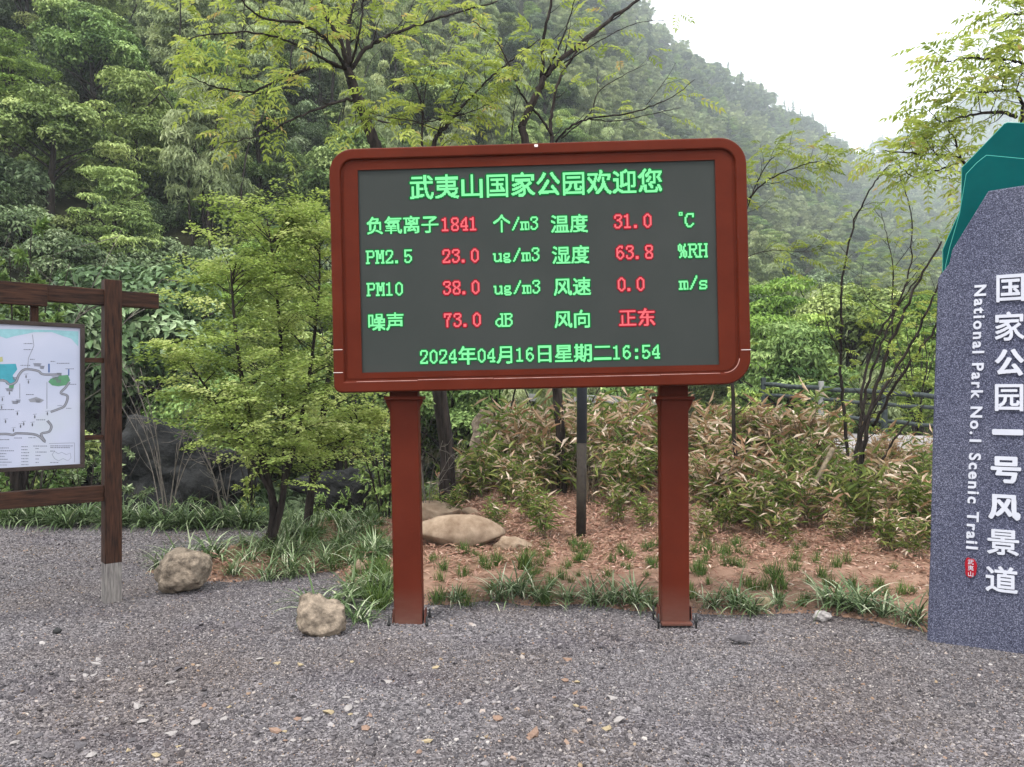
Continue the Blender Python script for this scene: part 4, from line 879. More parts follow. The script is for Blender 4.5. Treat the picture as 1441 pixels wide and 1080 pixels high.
broadleaf('broadleaf_shrub', gl(500, 12.5), 'tall dark bush behind the left edge of the LED board', 53, 4.6, 1.3, 3200, .12, 'hill_mid', tint=.5, low=.2)
broadleaf('broadleaf_shrub', gl(230, 12.5), 'dark glossy shrub in the shaded hollow left of the feathery tree', 54, 2.5, 1.2, 2800, .10, 'hill_dark', tint=.5, low=.3)
broadleaf('broadleaf_shrub', gl(180, 9.6), 'low dark leafy shrub behind the pale twiggy shrub', 55, 1.0, .8, 1800, .07, 'hill_dark', tint=.5, low=.05)
broadleaf('broadleaf_shrub', gl(285, 9.9), 'low dark fern-like shrub in the hollow beside the feathery tree trunk', 56, 1.2, .7, 1600, .06, 'hill_mid', tint=.4, low=.05)
broadleaf('broadleaf_shrub', gl(475, 9.7), 'low dim shrub in front of the grey streamside rock', 57, 1.1, .6, 1500, .06, 'hill_mid', tint=.5, low=.05)
# the big rounded glossy tree left, and other low-slope trees placed by hand
for px, Y, s, k, lb in [(195, 15.5, 1.15, 'dark', 'large dark glossy rounded tree on the low slope above the sign post'), (60, 14.2, .95, 'dark', 'dark rounded tree on the low slope above the map sign'),
                        (380, 17, 1.0, 'layer2', 'soft layered tree behind the top of the feathery tree'), (300, 14.5, .75, 'mid', 'green bushy tree in the hollow behind the feathery tree'), (470, 15, .9, 'mid', 'green bushy tree behind the upper left edge of the LED board'),
                        (1100, 22, 1.0, 'layer', 'light green tree on the valley floor right of the LED board'), (1200, 25, 1.15, 'mid', 'dense green tree beyond the middle of the railing'), (1290, 22, .9, 'layer', 'yellow-green tree beyond the railing by the monument'), (1050, 26, 1.1, 'dark', 'dark tree beyond the right edge of the LED board'),
                        (640, 16, .7, 'mid', 'dim green tree beyond the footbridge, seen below the LED board'), (820, 20, .8, 'dark', 'dark tree beyond the footbridge near the grey pole'), (20, 11.5, .62, 'mid', 'green bushy tree at the far left edge behind the map sign')]:
    x = (px - 720.5) / F * Y; z = float(max(hillz(np.array(x / Y), np.array(Y)), gz(x, Y)) if Y > 12.6 else gz(x, Y)); cm, tm = PROTO[k][r.integers(0, 2)]
    e = empty('broadleaf_tree', (x, Y, z - .2), lb, 'tree', None, r.uniform(0, 6.28)); e.scale = (s, s, s); link('crown', cm, e); link('trunk', tm, e)

# bare shrub and dead branches
def bare(base, label, seed, H, W, n, mat='twig_grey', r0=.008, name='bare_shrub'):
    r_ = np.random.default_rng(seed); e = empty(name, tuple(base), label, 'shrub'); st = MB()
    for i in range(n):
        th = r_.uniform(0, 6.28); a_ = r_.uniform(.2, 1) * W; h = H * r_.uniform(.6, 1)
        p = catmull([(r_.normal(0, .05), r_.normal(0, .05), -.05), (math.cos(th) * a_ * .35, math.sin(th) * a_ * .2, h * .5), (math.cos(th) * a_, math.sin(th) * a_ * .6, h)], 4); tube(st, p, np.linspace(r0, .003, len(p)), 5)
        for j in range(6):
            t = r_.uniform(.3, 1); o = np.array([np.interp(t, np.linspace(0, 1, len(p)), p[:, c]) for c in range(3)]); d = nrm(nrm(p[-1]) + r_.normal(0, .7, 3)); L = H * .28 * r_.uniform(.4, 1)
            q = catmull([o, o + d * L * .5 + r_.normal(0, .03, 3), o + d * L], 2); tube(st, q, np.linspace(r0 * .45, .0015, len(q)), 4, cap=False)
    st.obj('stems', M[mat], e); return e
bare((-4.0, 8.75, 0), 'leafless pale twiggy shrub standing right of the wooden sign post', 61, 1.9, .9, 9)
bare((-3.35, 8.8, 0), 'small leafless twiggy shrub just left of the feathery tree', 62, 1.2, .5, 6)
bare((-1.0, 8.6, .05), 'tangle of bare pale twigs behind the smooth boulders', 63, 1.1, .6, 7, 'twig_grey', .005)
bare((.9, 8.7, .1), 'bundle of dry brown stems right of the grey pole', 64, .9, .3, 16, 'bark_pale', .004)
bare((-6.2, 9.6, .2), 'leafless pale branches leaning in at the upper left edge', 65, 4.6, 1.9, 4, 'twig_grey', .014)

# leaning stakes by the multi-stem tree
for a_, b_, lb in [((1130, 715, 8.0), (1172, 632, 8.4), 'thin weathered bamboo stake leaning right toward the multi-stemmed tree'), ((1262, 720, 7.9), (1238, 648, 8.3), 'thin pale stake leaning left toward the multi-stemmed tree near the monument')]:
    p0, p1 = P(*a_), P(*b_); mb = MB(); tube(mb, [(0, 0, 0), *[(p1 - p0) * t for t in (.33, .66, 1)]], .028, 8)
    tag(mb.obj('wooden_stake', M['bark_pale'], None, tuple(p0)), lb, 'stake')

# ------------------------------------------------------------------ grey pole
g = G(820, 752, .1); g[2] = float(bedz(g[0], g[1])); e = empty('metal_pole', tuple(g), 'slim dark grey metal pole standing in the bed under the LED board', 'pole')
mb = MB(); tube(mb, [(-.01, 0, .95), (0, 0, 2.9)], .052, 16); mb.obj('shaft', M['pole'], e)
mb = MB(); tube(mb, [(-.018, 0, -.1), (-.01, 0, .96)], .05, 16); mb.obj('lower_shaft', M['pole_low'], e)

# ------------------------------------------------------------------ LED board
YB = 4.74; sB = YB / F; ROLL = R(1.25); YAW = R(1.4)
cB = P(758, 374, YB)
led = empty('led_information_board', (cB[0], YB + .1, 0), 'large red framed electronic display board on two red posts showing green and red text', 'display board')
def rrect(w_, h_, rads, n=10):
    """rounded rectangle outline, centred; rads = tl,tr,br,bl"""
    pts = []
    for (cx, cz, a0), rd in zip([(-1, 1, 180), (1, 1, 90), (1, -1, 0), (-1, -1, -90)], rads):
        ox, oz = cx * (w_ / 2 - rd), cz * (h_ / 2 - rd)
        for k in range(n + 1):
            a_ = R(a0 - 90 * k / n) if True else 0
            pts.append((ox + rd * math.cos(a_), oz + rd * math.sin(a_)))
    return np.array(pts)
def loft(mb, rings, mat=0, smooth_=False, closeback=False, closefront=False):
    """rings: list of (outline Nx2, y)"""
    n = len(rings[0][0]); V = np.vstack([np.stack([o[:, 0], np.full(n, y), o[:, 1]], 1) for o, y in rings]); fs = []
    for k in range(len(rings) - 1):
        i = np.arange(n); j = (i + 1) % n; fs.append(np.stack([k * n + i, k * n + j, (k + 1) * n + j, (k + 1) * n + i], 1))
    if closeback: fs.append(np.arange((len(rings) - 1) * n, len(rings) * n)[None])
    if closefront: fs.append(np.arange(n)[::-1][None])
    mb.add(V, fs, .5, mat, smooth_)
W0, H0 = 588 * sB, 346 * sB; c_ = 34 * sB; rt = (c_, c_ * 1.1, c_ * 1.1, .05)
def rr(ins, rad=None): return rrect(W0 - 2 * ins, H0 - 2 * ins, tuple(max(q - ins, .006) for q in (rad or rt)))
boardM = Matrix.Translation((cB[0] - (cB[0]), 0, 0))
def inboard(o):
    o.location = (0, -.1, cB[2]); o.rotation_euler = (0, -ROLL, YAW * -1); return o
mb = MB(); loft(mb, [(rr(.0), .20), (rr(.0), .012), (rr(.004), .003), (rr(.010), .0), (rr(.062), .0), (rr(.068), .004), (rr(.071), .012), (rr(.072), .026)])
n_ = len(rr(0)); o = inboard(mb.obj('rim', M['red'], led))
# inner face: four mitred planks round the screen
SW, SH = 505 * sB, 288 * sB; sx, sz = (756 - 758) * sB + .001, -(375 - 374) * sB
ow_, oh_ = W0 / 2 - .072, H0 / 2 - .072
mb = MB(); loft(mb, [(rr(.0718), .022), (rr(.085), .022), (rr(.088), .019)])
inner = rr(.088); scr = rrect(SW, SH, (.0005,) * 4) + np.array([sx, sz]); loft(mb, [(inner, .019), (scr, .019), (scr, .034)])
inboard(mb.obj('face_panel', M['red'], led))
mb = MB(); o_ = rr(.001); V = np.stack([o_[:, 0], np.full(len(o_), .2005), o_[:, 1]], 1); mb.add(V, [np.arange(len(o_))[None]]); inboard(mb.obj('back_panel', M['red'], led))
mb = MB(); box(mb, (sx, .034, sz), (SW + .01, .008, SH + .01)); inboard(mb.obj('screen', M['screen'], led))
SCRY = .030 - .0015
# faint joint strips on the rim
for (x, z, w_, h_) in [(-W0 / 2 + .031, -.50, .062, .003), (-W0 / 2 + .031, -.645, .062, .003), (W0 / 2 - .031, -.56, .062, .003)]:
    mb = MB(); box(mb, (x, .0005, z), (w_, .006, h_)); inboard(mb.obj('seam', M['seam'] if 'seam' in M else M['sticker'], led))
mb = MB(); box(mb, (0 * sB, -.002, H0 / 2 - .02), (.022, .006, .016), bev=.002); inboard(mb.obj('light_sensor', M['sticker'], led))
# thin pale line along the lower lip, a highlight painted as colour
M['lip_shine'] = mat_simple('painted_shine', (.30, .12, .09), (.5, .3, .26), 8, .35, .5, .1)
mb = MB(); zl = -H0 / 2 + .072
for x0_, x1_, dz in [(-1.17, -.78, 0), (-.78, -.30, .004), (-.30, .75, .001), (.75, 1.12, .003)]: box(mb, ((x0_ + x1_) / 2, .001, zl + dz - .004), (x1_ - x0_ - .004, .004, .004))
arc = [(W0 / 2 - .072 - (c_ * 1.1 - .072) * (1 - math.cos(t_)), zl + .001 + (c_ * 1.1 - .072) * (1 - math.sin(t_))) for t_ in np.linspace(R(90), R(5), 8)]
tube(mb, [(x, .001, z) for x, z in arc], .0025, 5); inboard(mb.obj('lip_highlight', M['lip_shine'], led))

# posts with base plates, bolts and cap brackets
def post(x0p, x1p, xt0, xt1, base_py, nm):
    Yp = F * EYE / (base_py - HZ); Yc = Yp + .095
    xb = ((x0p + x1p) / 2 - 720.5) / F * Yp; xt = ((xt0 + xt1) / 2 - 720.5) / F * Yp; wd = (x1p - x0p - 3) / F * Yp; H = EYE + 0.02
    o = bpy.data.objects.new('post', None); q = MB(); bx = cB[0]
    lean = (xt - xb) / 1.45
    R_ = np.array([[1, 0, lean], [0, 1, 0], [0, 0, 1]])
    ht = 1.62
    box(q, (xb - bx + lean * ht / 2, Yc - YB - .1, ht / 2 - .02), (wd, .12, ht), R_, bev=.006)
    po = q.obj('post', M['red_post'], led)
    # broad edge strip
    q = MB(); box(q, (xb - bx + lean * ht / 2 - wd / 2 - .002, Yc - YB - .1 - .02, ht / 2 - .02), (.008, .06, ht - .01), R_, bev=.003); q.obj('edge_strip', M['red_post'], po)
    q = MB(); box(q, (xb - bx, Yc - YB - .1, .004), (wd + .02, .2, .016), bev=.003); 
    for sx_ in (-1, 1):
        s_ = xb - bx + sx_ * (wd / 2 + .011); q.add([(s_, Yc - YB - .16, .02), (s_, Yc - YB - .04, .02), (s_, Yc - YB - .06, .10), (s_, Yc - YB - .14, .10), (s_ + .006 * sx_, Yc - YB - .16, .02), (s_ + .006 * sx_, Yc - YB - .04, .02), (s_ + .006 * sx_, Yc - YB - .06, .10), (s_ + .006 * sx_, Yc - YB - .14, .10)], np.array([[0, 1, 2, 3], [7, 6, 5, 4], [0, 4, 5, 1], [1, 5, 6, 2], [2, 6, 7, 3], [3, 7, 4, 0]]))
    q.obj('base_plate', M['red_post'], po)
    for sx_ in (-1, 1):
        for dy in (-.10, .08):
            q = MB(); xx = xb - bx + sx_ * (wd / 2 + .032); yy = Yc - YB - .1 + dy; tube(q, [(xx, yy, -.02), (xx, yy, .075)], .007, 8); tube(q, [(xx, yy, .02), (xx, yy, .034)], .013, 6); q.obj('bolt', M['black'], po)
    zt = 1.50
    q = MB(); xx = xb - bx + lean * zt; box(q, (xx, Yc - YB - .1 - .005, zt - .02 + .0), (wd + .07, .18, .022), bev=.004)
    for sx_ in (-1, 1):
        a0 = xx + sx_ * wd / 2; v = []
        for yy in (Yc - YB - .15, Yc - YB - .14):
            v += [(a0, yy, zt - .11), (a0, yy, zt - .03), (a0 + sx_ * .034, yy, zt - .03), (a0 + sx_ * .03, yy, zt - .05)]
        q.add(v, np.array([[0, 1, 2, 3], [7, 6, 5, 4], [0, 4, 5, 1], [1, 5, 6, 2], [2, 6, 7, 3], [3, 7, 4, 0]]))
    q.obj('bracket', M['red_post'], po)
post(553, 595, 547, 588, 884, 'l'); post(932, 974, 930, 972, 880, 'r')

# ------------------------------------------------------------------ LED text
FONT = {k: [int(x, 16) for x in v.split()] for k, v in {
 '0': '18 24 42 42 42 42 42 42 42 24 18', '1': '10 70 10 10 10 10 10 10 10 10 7C', '2': '3C 42 42 42 04 04 08 10 20 42 7E', '3': '3C 42 42 04 18 04 02 02 42 44 38',
 '4': '04 0C 14 24 24 44 44 7E 04 04 1E', '5': '7E 40 40 40 58 64 02 02 42 44 38', '6': '1C 24 40 40 58 64 42 42 42 24 18', '7': '7E 44 44 08 08 10 10 10 10 10 10', '8': '3C 42 42 42 24 18 24 42 42 42 3C',
 '%': '44 A4 A8 A8 A8 54 1A 2A 2A 2A 44', '/': '02 02 04 04 08 08 10 10 20 20 40', '.': '00 00 00 00 00 00 00 00 00 60 60', ':': '00 00 00 18 18 00 00 00 00 18 18',
 'P': 'FC 42 42 42 42 7C 40 40 40 40 E0', 'M': 'E7 66 66 5A 5A 5A 5A 42 42 42 E7', 'R': 'FC 42 42 42 7C 48 48 44 44 42 E3', 'H': 'E7 42 42 42 42 7E 42 42 42 42 E7', 'C': '3E 42 42 80 80 80 80 80 42 44 38',
 'B': 'FC 42 42 44 78 44 42 42 42 44 F8', 'd': '06 02 02 02 1E 22 42 42 42 26 1B', 'm': '00 00 00 00 FE 49 49 49 49 49 ED', 'u': '00 00 00 00 C6 42 42 42 42 46 3B', 'g': '00 00 00 00 3C 44 44 38 40 3C 42 3C', 's': '00 00 00 00 3E 42 40 3C 02 42 7C'}.items()}
_fc = bpy.data.curves.new('glyph', 'FONT'); _fo = bpy.data.objects.new('glyph', _fc); COL.objects.link(_fo)
def glyph(body, offset=0.0, spacing=1.0, resol=3):
    _fc.body = body; _fc.offset = offset; _fc.space_character = spacing; _fc.resolution_u = resol; _fc.size = 1
    bpy.context.view_layer.update()
    ev = _fo.evaluated_get(bpy.context.evaluated_depsgraph_get()); me = ev.to_mesh(); me.calc_loop_triangles()
    v = np.array([q.co[:] for q in me.vertices]); tr = np.array([t_.vertices[:] for t_ in me.loop_triangles]); fcs = [list(p.vertices) for p in me.polygons]
    ev.to_mesh_clear(); return v, tr, fcs
NG = 32
def raster_thin(g_): return np.ones_like(g_[1:])
def raster(ch, NG=32):
    v, tr, _ = glyph(ch, 0); v = v[:, :2]; g_ = np.zeros((NG, NG), bool)
    # em box of the glyph: x 0..1, y -0.12..0.88
    xx, yy = np.meshgrid((np.arange(NG) + .5) / NG, .88 - (np.arange(NG) + .5) / NG)
    for a_, b_, c in tr:
        A, B_, C_ = v[a_], v[b_], v[c]
        den = (B_[1] - C_[1]) * (A[0] - C_[0]) + (C_[0] - B_[0]) * (A[1] - C_[1])
        if abs(den) < 1e-12: continue
        l1 = ((B_[1] - C_[1]) * (xx - C_[0]) + (C_[0] - B_[0]) * (yy - C_[1])) / den; l2 = ((C_[1] - A[1]) * (xx - C_[0]) + (A[0] - C_[0]) * (yy - C_[1])) / den
        g_ |= (l1 >= -.001) & (l2 >= -.001) & (l1 + l2 <= 1.001)
    return g_
def bitmap(ch):
    rows = FONT[ch]; g_ = np.zeros((NG, NG // 2), bool)
    for i, b_ in enumerate(rows):
        for j in range(8):
            if b_ & (0x80 >> j):
                y = 6 + i * 2; x = j * 2; g_[y:y + 3, x:x + 3] = True
    return g_
def dil(g_, n=1):
    for _ in range(n):
        h_ = g_.copy(); h_[1:] |= g_[:-1]; h_[:-1] |= g_[1:]; h_[:, 1:] |= g_[:, :-1]; h_[:, :-1] |= g_[:, 1:]; g_ = h_
    return g_
_cache = {}
def cell(ch):
    if ch not in _cache:
        if ch == '℃':
            g_ = np.zeros((NG, NG), bool); g_[:, 12:28] = bitmap('C'); g_[4:10, 3:9] = True; g_[6:8, 5:7] = False
        elif ch in FONT: g_ = bitmap(ch)
        else:
            g_ = raster(ch); g_[:, 1:] |= g_[:, :-1].copy(); g_[1:] |= g_[:-1].copy() & (raster_thin(g_))
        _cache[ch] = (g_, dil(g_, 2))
    return _cache[ch]
def quads(mb, g_, x0, z0, cw, y, mat):
    V = []
    for i in range(g_.shape[0]):
        row = g_[i]; j = 0
        while j < len(row):
            if row[j]:
                k = j
                while k < len(row) and row[k]: k += 1
                V += [(x0 + j * cw, y, z0 - (i + 1) * cw), (x0 + k * cw, y, z0 - (i + 1) * cw), (x0 + k * cw, y, z0 - i * cw), (x0 + j * cw, y, z0 - i * cw)]; j = k
            else: j += 1
    if V: mb.add(V, np.arange(len(V)).reshape(-1, 4), .5, mat)
def locB(px, py):
    dx = (px - 758) * sB; dz = -(py - 374) * sB; c, s_ = math.cos(ROLL), math.sin(ROLL); return dx * c + dz * s_, -dx * s_ + dz * c
def ledtext(body, px0, px1, pyc, col, full=None):
    wcells = sum(NG if (c not in FONT) else NG // 2 for c in body); x0, z0 = locB(px0, pyc); x1, _ = locB(px1, pyc); cw = (x1 - x0) / wcells
    top = z0 + cw * NG / 2; q = MB(); x = x0
    for c in body:
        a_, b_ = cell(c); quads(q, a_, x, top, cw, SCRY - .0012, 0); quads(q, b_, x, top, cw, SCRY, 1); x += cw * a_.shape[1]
    inboard(q.obj('led_text', [M['led_' + col], M['led_' + col + '_rim']], led))  # _rim material: painted bloom glow behind the lettering
for a in [('武夷山国家公园欢迎您', 573, 933, 261, 'green'),
          ('负氧离子', 512, 616, 315, 'green'), ('1841', 619, 672, 313, 'red'), ('个/m3', 692, 758, 313, 'green'), ('温度', 774, 828, 314, 'green'), ('31.0', 863, 918, 310, 'red'), ('℃', 953, 981, 309, 'green'),
          ('PM2.5', 512, 579, 359, 'green'), ('23.0', 620, 674, 358, 'red'), ('ug/m3', 693, 760, 357, 'green'), ('湿度', 776, 830, 358, 'green'), ('63.8', 866, 920, 354, 'red'), ('%RH', 954, 996, 352, 'green'),
          ('PM10', 513, 566, 405, 'green'), ('38.0', 621, 675, 403, 'red'), ('ug/m3', 694, 761, 403, 'green'), ('风速', 778, 832, 403, 'green'), ('0.0', 868, 908, 399, 'red'), ('m/s', 955, 996, 397, 'green'),
          ('噪声', 514, 567, 452, 'green'), ('73.0', 622, 677, 449, 'red'), ('dB', 695, 722, 449, 'green'), ('风向', 779, 832, 449, 'green'), ('正东', 870, 923, 447, 'red'),
          ('2024年04月16日星期二16:54', 588, 930, 501, 'green')]: ledtext(*a)

# ------------------------------------------------------------------ stone monument
A0 = G(1304, 905); B0 = G(1441, 926); ud = nrm((B0 - A0)[:2]); nf = np.array([ud[1], -ud[0]]); nf = nf if nf @ A0[:2] < 0 else -nf
def onface(px, py, off=0.0):
    """pixel ray onto the monument face plane -> (u, z)"""
    d = np.array([(px - 720.5) / F, 1.0]); o_ = A0[:2] + nf * off; t_ = (o_ @ nf) / (d @ nf); q = d * t_; return (q - o_) @ ud, EYE - (py - HZ) / F * t_
mon = empty('stone_monument', (A0[0], A0[1], 0), 'blue-grey granite slab with a teal mountain-shaped top and white lettering at the right edge', 'monument', None, math.atan2(ud[1], ud[0]))
# local frame: x = u, y = into the slab, z up
sgn = -1 if (np.array([-ud[1], ud[0]]) @ nf) > 0 else 1
def slab(name, outline, y0, y1, mat, parent, bev=.008, mats=None):
    o_ = np.array(outline, float); area = np.sum(o_[:, 0] * np.roll(o_[:, 1], -1) - np.roll(o_[:, 0], -1) * o_[:, 1]); o_ = o_ if area > 0 else o_[::-1]
    e_ = nrm(np.roll(o_, -1, 0) - o_); nn = np.stack([-e_[:, 1], e_[:, 0]], 1); mv = nrm(nn + np.roll(nn, 1, 0)) * bev
    q = MB(); n = len(o_); V = np.vstack([np.stack([(o_ + mv)[:, 0], np.full(n, y0), (o_ + mv)[:, 1]], 1), np.stack([o_[:, 0], np.full(n, y0 + bev), o_[:, 1]], 1), np.stack([o_[:, 0], np.full(n, y1), o_[:, 1]], 1)])
    i = np.arange(n); j = (i + 1) % n; fs = [np.stack([k * n + i, (k + 1) * n + i, (k + 1) * n + j, k * n + j], 1) for k in range(2)]
    V2 = V[:n]; q.add(V, [fs[1], np.arange(2 * n, 3 * n)[None][:, ::-1]], .5, 0); 
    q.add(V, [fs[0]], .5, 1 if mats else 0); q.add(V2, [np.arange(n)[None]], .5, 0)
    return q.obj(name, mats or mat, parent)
right = 1.55
gp = [onface(*p) for p in [(1304, 911), (1309, 780), (1313, 600), (1320, 392), (1322, 389), (1336, 371), (1340, 352), (1391, 269), (1441, 261)]]
gp[0] = (gp[0][0], -.05)
gtop = gp[-1][1]
slab('granite_slab', gp + [(.75, gtop + .03), (1.0, gtop + .16), (1.2, gtop + .05), (right, gtop - .35), (right, -.05)], 0, .16, M['granite'], mon, .006)
t2 = [onface(*p, -.16) for p in [(1329, 383), (1330, 374), (1336, 348), (1350, 300), (1359, 245), (1374, 229), (1388, 218), (1441, 223)]]
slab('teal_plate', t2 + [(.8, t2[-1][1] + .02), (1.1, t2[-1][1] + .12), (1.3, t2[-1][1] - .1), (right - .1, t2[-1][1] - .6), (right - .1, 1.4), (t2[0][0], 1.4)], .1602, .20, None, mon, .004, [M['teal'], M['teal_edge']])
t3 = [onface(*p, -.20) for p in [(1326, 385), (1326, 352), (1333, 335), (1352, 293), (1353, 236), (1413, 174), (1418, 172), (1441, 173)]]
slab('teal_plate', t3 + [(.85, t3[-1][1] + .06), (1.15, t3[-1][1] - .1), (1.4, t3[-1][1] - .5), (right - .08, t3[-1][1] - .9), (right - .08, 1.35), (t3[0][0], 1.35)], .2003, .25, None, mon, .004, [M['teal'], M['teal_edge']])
slab('granite_back', [(q[0] + .02, q[1] - .08) for q in gp[1:4]] + [(.2, 2.1), (right - .12, 2.1), (right - .12, -.05), (.03, -.05)], .2505, .34, M['granite'], mon, .006)
def faceletters(body, fn, depth, mat, name='lettering', off=.0, parent=mon, sp=1.0, lift=0.0):
    v, tr, fcs = glyph(body, off, sp, 4); xy = np.array([fn(q[0], q[1]) for q in v]); n = len(v); q = MB()
    front = np.stack([xy[:, 0], np.full(n, -depth), xy[:, 1]], 1); back = front.copy(); back[:, 1] = -lift
    q.add(front, tr)
    # side walls from boundary edges
    from collections import Counter
    ec = Counter(); 
    for t_ in tr.tolist():
        for a_, b_ in ((t_[0], t_[1]), (t_[1], t_[2]), (t_[2], t_[0])): ec[(a_, b_)] += 1
    bd = [(a_, b_) for (a_, b_) in ec if (b_, a_) not in ec]
    if bd: bd = np.array(bd); q.add(np.vstack([front, back]), np.stack([bd[:, 0], bd[:, 1], bd[:, 1] + n, bd[:, 0] + n], 1))
    return q.obj(name, mat, parent)
def raised(ch, ua, ub, z0_, z1_, N=88, n=3, depth=.012):
    g_ = raster(ch, N); g_ = np.pad(g_, 4); g_[1:] |= g_[:-1].copy(); g_[:, 1:] |= g_[:, :-1].copy()
    for _ in range(n):
        h_ = g_.copy(); h_[:, 1:] |= g_[:, :-1]; h_[:, :-1] |= g_[:, 1:]
        if _ != 1: h_[1:] |= g_[:-1]; h_[:-1] |= g_[1:]
        g_ = h_
    rs = np.where(g_.any(1))[0]; cs = np.where(g_.any(0))[0]; g_ = np.pad(g_[rs[0]:rs[-1] + 1, cs[0]:cs[-1] + 1], 1); nr, nc = g_.shape[0] - 2, g_.shape[1] - 2
    X = lambda j: ua + (ub - ua) * j / nc
    Z = lambda i: z1_ + (z0_ - z1_) * i / nr
    V = []
    for i in range(nr):
        row = g_[i + 1, 1:-1]; j = 0
        while j < nc:
            if row[j]:
                k = j
                while k < nc and row[k]: k += 1
                V += [(X(j), -depth, Z(i + 1)), (X(k), -depth, Z(i + 1)), (X(k), -depth, Z(i)), (X(j), -depth, Z(i))]
                V += [(X(j), -depth, Z(i)), (X(j), 0, Z(i)), (X(j), 0, Z(i + 1)), (X(j), -depth, Z(i + 1)), (X(k), -depth, Z(i + 1)), (X(k), 0, Z(i + 1)), (X(k), 0, Z(i)), (X(k), -depth, Z(i))]
                j = k
            else: j += 1
    for i in range(nr + 1):
        df = g_[i, 1:-1] != g_[i + 1, 1:-1]; j = 0
        while j < nc:
            if df[j]:
                k = j
                while k < nc and df[k]: k += 1
                V += [(X(j), -depth, Z(i)), (X(k), -depth, Z(i)), (X(k), 0, Z(i)), (X(j), 0, Z(i))]; j = k
            else: j += 1
    q = MB(); q.add(V, np.arange(len(V)).reshape(-1, 4)); return q.obj('character', M['letter'], mon)
for ch, x0_, x1_, y0_, y1_ in [('国', 1402, 1442, 388, 424), ('家', 1400, 1442, 440, 479), ('公', 1400, 1441, 492, 529), ('园', 1400, 1440, 541, 579), ('一', 1396, 1440, 604, 613), ('号', 1394, 1437, 642, 681), ('风', 1391, 1436, 695, 733), ('景', 1389, 1434, 744, 783), ('道', 1387, 1432, 795, 836)]:
    (ua, za), (ub, zb) = onface(x0_, y0_), onface(x1_, y1_)
    raised(ch, ua, ub, zb, za, n=1 if ch in '国园景道家' else 3)
txt = 'National Park No.1 Scenic Trail'; v, _, _ = glyph(txt, .028, 1.25); x0m, x1m = v[:, 0].min(), v[:, 0].max()
(ua, za), (ub, zb) = onface(1372, 402), onface(1360, 772); capw = onface(1388, 500)[0] - onface(1372, 500)[0]
faceletters(txt, lambda x, y: (ua + (ub - ua) * (x - x0m) / (x1m - x0m) + y * capw / .70, za + (zb - za) * (x - x0m) / (x1m - x0m)), .008, M['letter'], 'english_lettering', .028, sp=1.25)
# red seal
cx, cz = onface(1366, 799); sw = onface(1375, 799)[0] - cx; sh = cz - onface(1366, 813)[1]
out = []
for k in range(28):
    t_ = k / 28 * 6.283; cc, ss = math.cos(t_), math.sin(t_); rr_ = (abs(cc) ** 3.2 + abs(ss) ** 3.2) ** (-1 / 3.2) * (1 + .06 * math.sin(3 * t_ + 1) + .04 * math.sin(7 * t_)); out.append((cx + sw * .92 * rr_ * cc, cz + sh * .95 * rr_ * ss))
se = slab('red_seal', out, -.009, -.0005, M['seal'], mon, .002)
for i, ch in enumerate('武夷山'):
    v, _, _ = glyph(ch, .0); c0 = cz + sh * (.6 - .6 * i); s_ = sh * .55
    faceletters(ch, lambda x, y, c0=c0, s_=s_: (cx - sw * .5 + x * sw * 1.0, c0 + (y - .4) * s_), .0105, M['letter'], 'character', .0, parent=se, lift=.0092)

# ------------------------------------------------------------------ map sign
Pp = G(157, 843); ang = R(41); sd_ = np.array([math.cos(ang), math.sin(ang)]); sn = np.array([math.sin(ang), -math.cos(ang)])
sg = empty('map_sign', (Pp[0], Pp[1], 0), 'dark wooden post-and-beam sign holding a framed park map at the left edge', 'sign', None, ang)
def onsign(px, py, off=0.0):
    d = np.array([(px - 720.5) / F, 1.0]); o_ = Pp[:2] + sn * off; t_ = (o_ @ sn) / (d @ sn); q = d * t_; return (q - o_) @ sd_, EYE - (py - HZ) / F * t_
pw = .115
def sbox(name, c, s, mat, parent=sg, bev=.006):
    q = MB(); box(q, c, s, bev=bev); return q.obj(name, M[mat], parent)
zt = EYE + (HZ - 395) / F * Pp[1]
sbox('post', (0, 0, zt / 2 + .135), (pw, pw, zt - .27), 'wood'); lowp = sbox('post_foot', (0, 0, .13), (pw - .002, pw - .002, .30), 'wood_bare')
LL = -2.35
sbox('post', (LL, 0, zt / 2 + .135), (pw, pw, zt - .27), 'wood'); sbox('post_foot', (LL, 0, .13), (pw - .002, pw - .002, .30), 'wood_bare')
zb0 = EYE + (HZ - 431) / F * Pp[1]; zb1 = EYE + (HZ - 409) / F * Pp[1]; xr = onsign(222, 420)[0]
sbox('top_beam', ((xr + LL - .3) / 2, 0, (zb0 + zb1) / 2), (xr - LL + .3, .07, zb1 - zb0), 'wood_h')
xf = onsign(66, 415, .06)[0]; za_ = onsign(66, 401, .06)[1]; zb_ = onsign(66, 432, .06)[1]
sbox('front_plank', ((xf + LL + .3) / 2, -.062, (za_ + zb_) / 2), (xf - LL - .3, .05, za_ - zb_), 'wood_h')
zc = EYE - (693 - HZ) / F * Pp[1]; sbox('bottom_beam', ((LL) / 2, 0, zc), (-LL - pw - .002, .07, .115), 'wood_h')
px_r = onsign(118, 560, .03)[0]; zpt = onsign(118, 457, .03)[1]; zpb = onsign(118, 658, .03)[1]; pl = LL + pw / 2 + .12
sx0, sx1 = pl, px_r
sbox('sign_panel', ((sx0 + sx1) / 2, -.02, (zpt + zpb) / 2), (sx1 - sx0, .05, zpt - zpb), 'sign_frame')
fr = .028; y_f = -.055
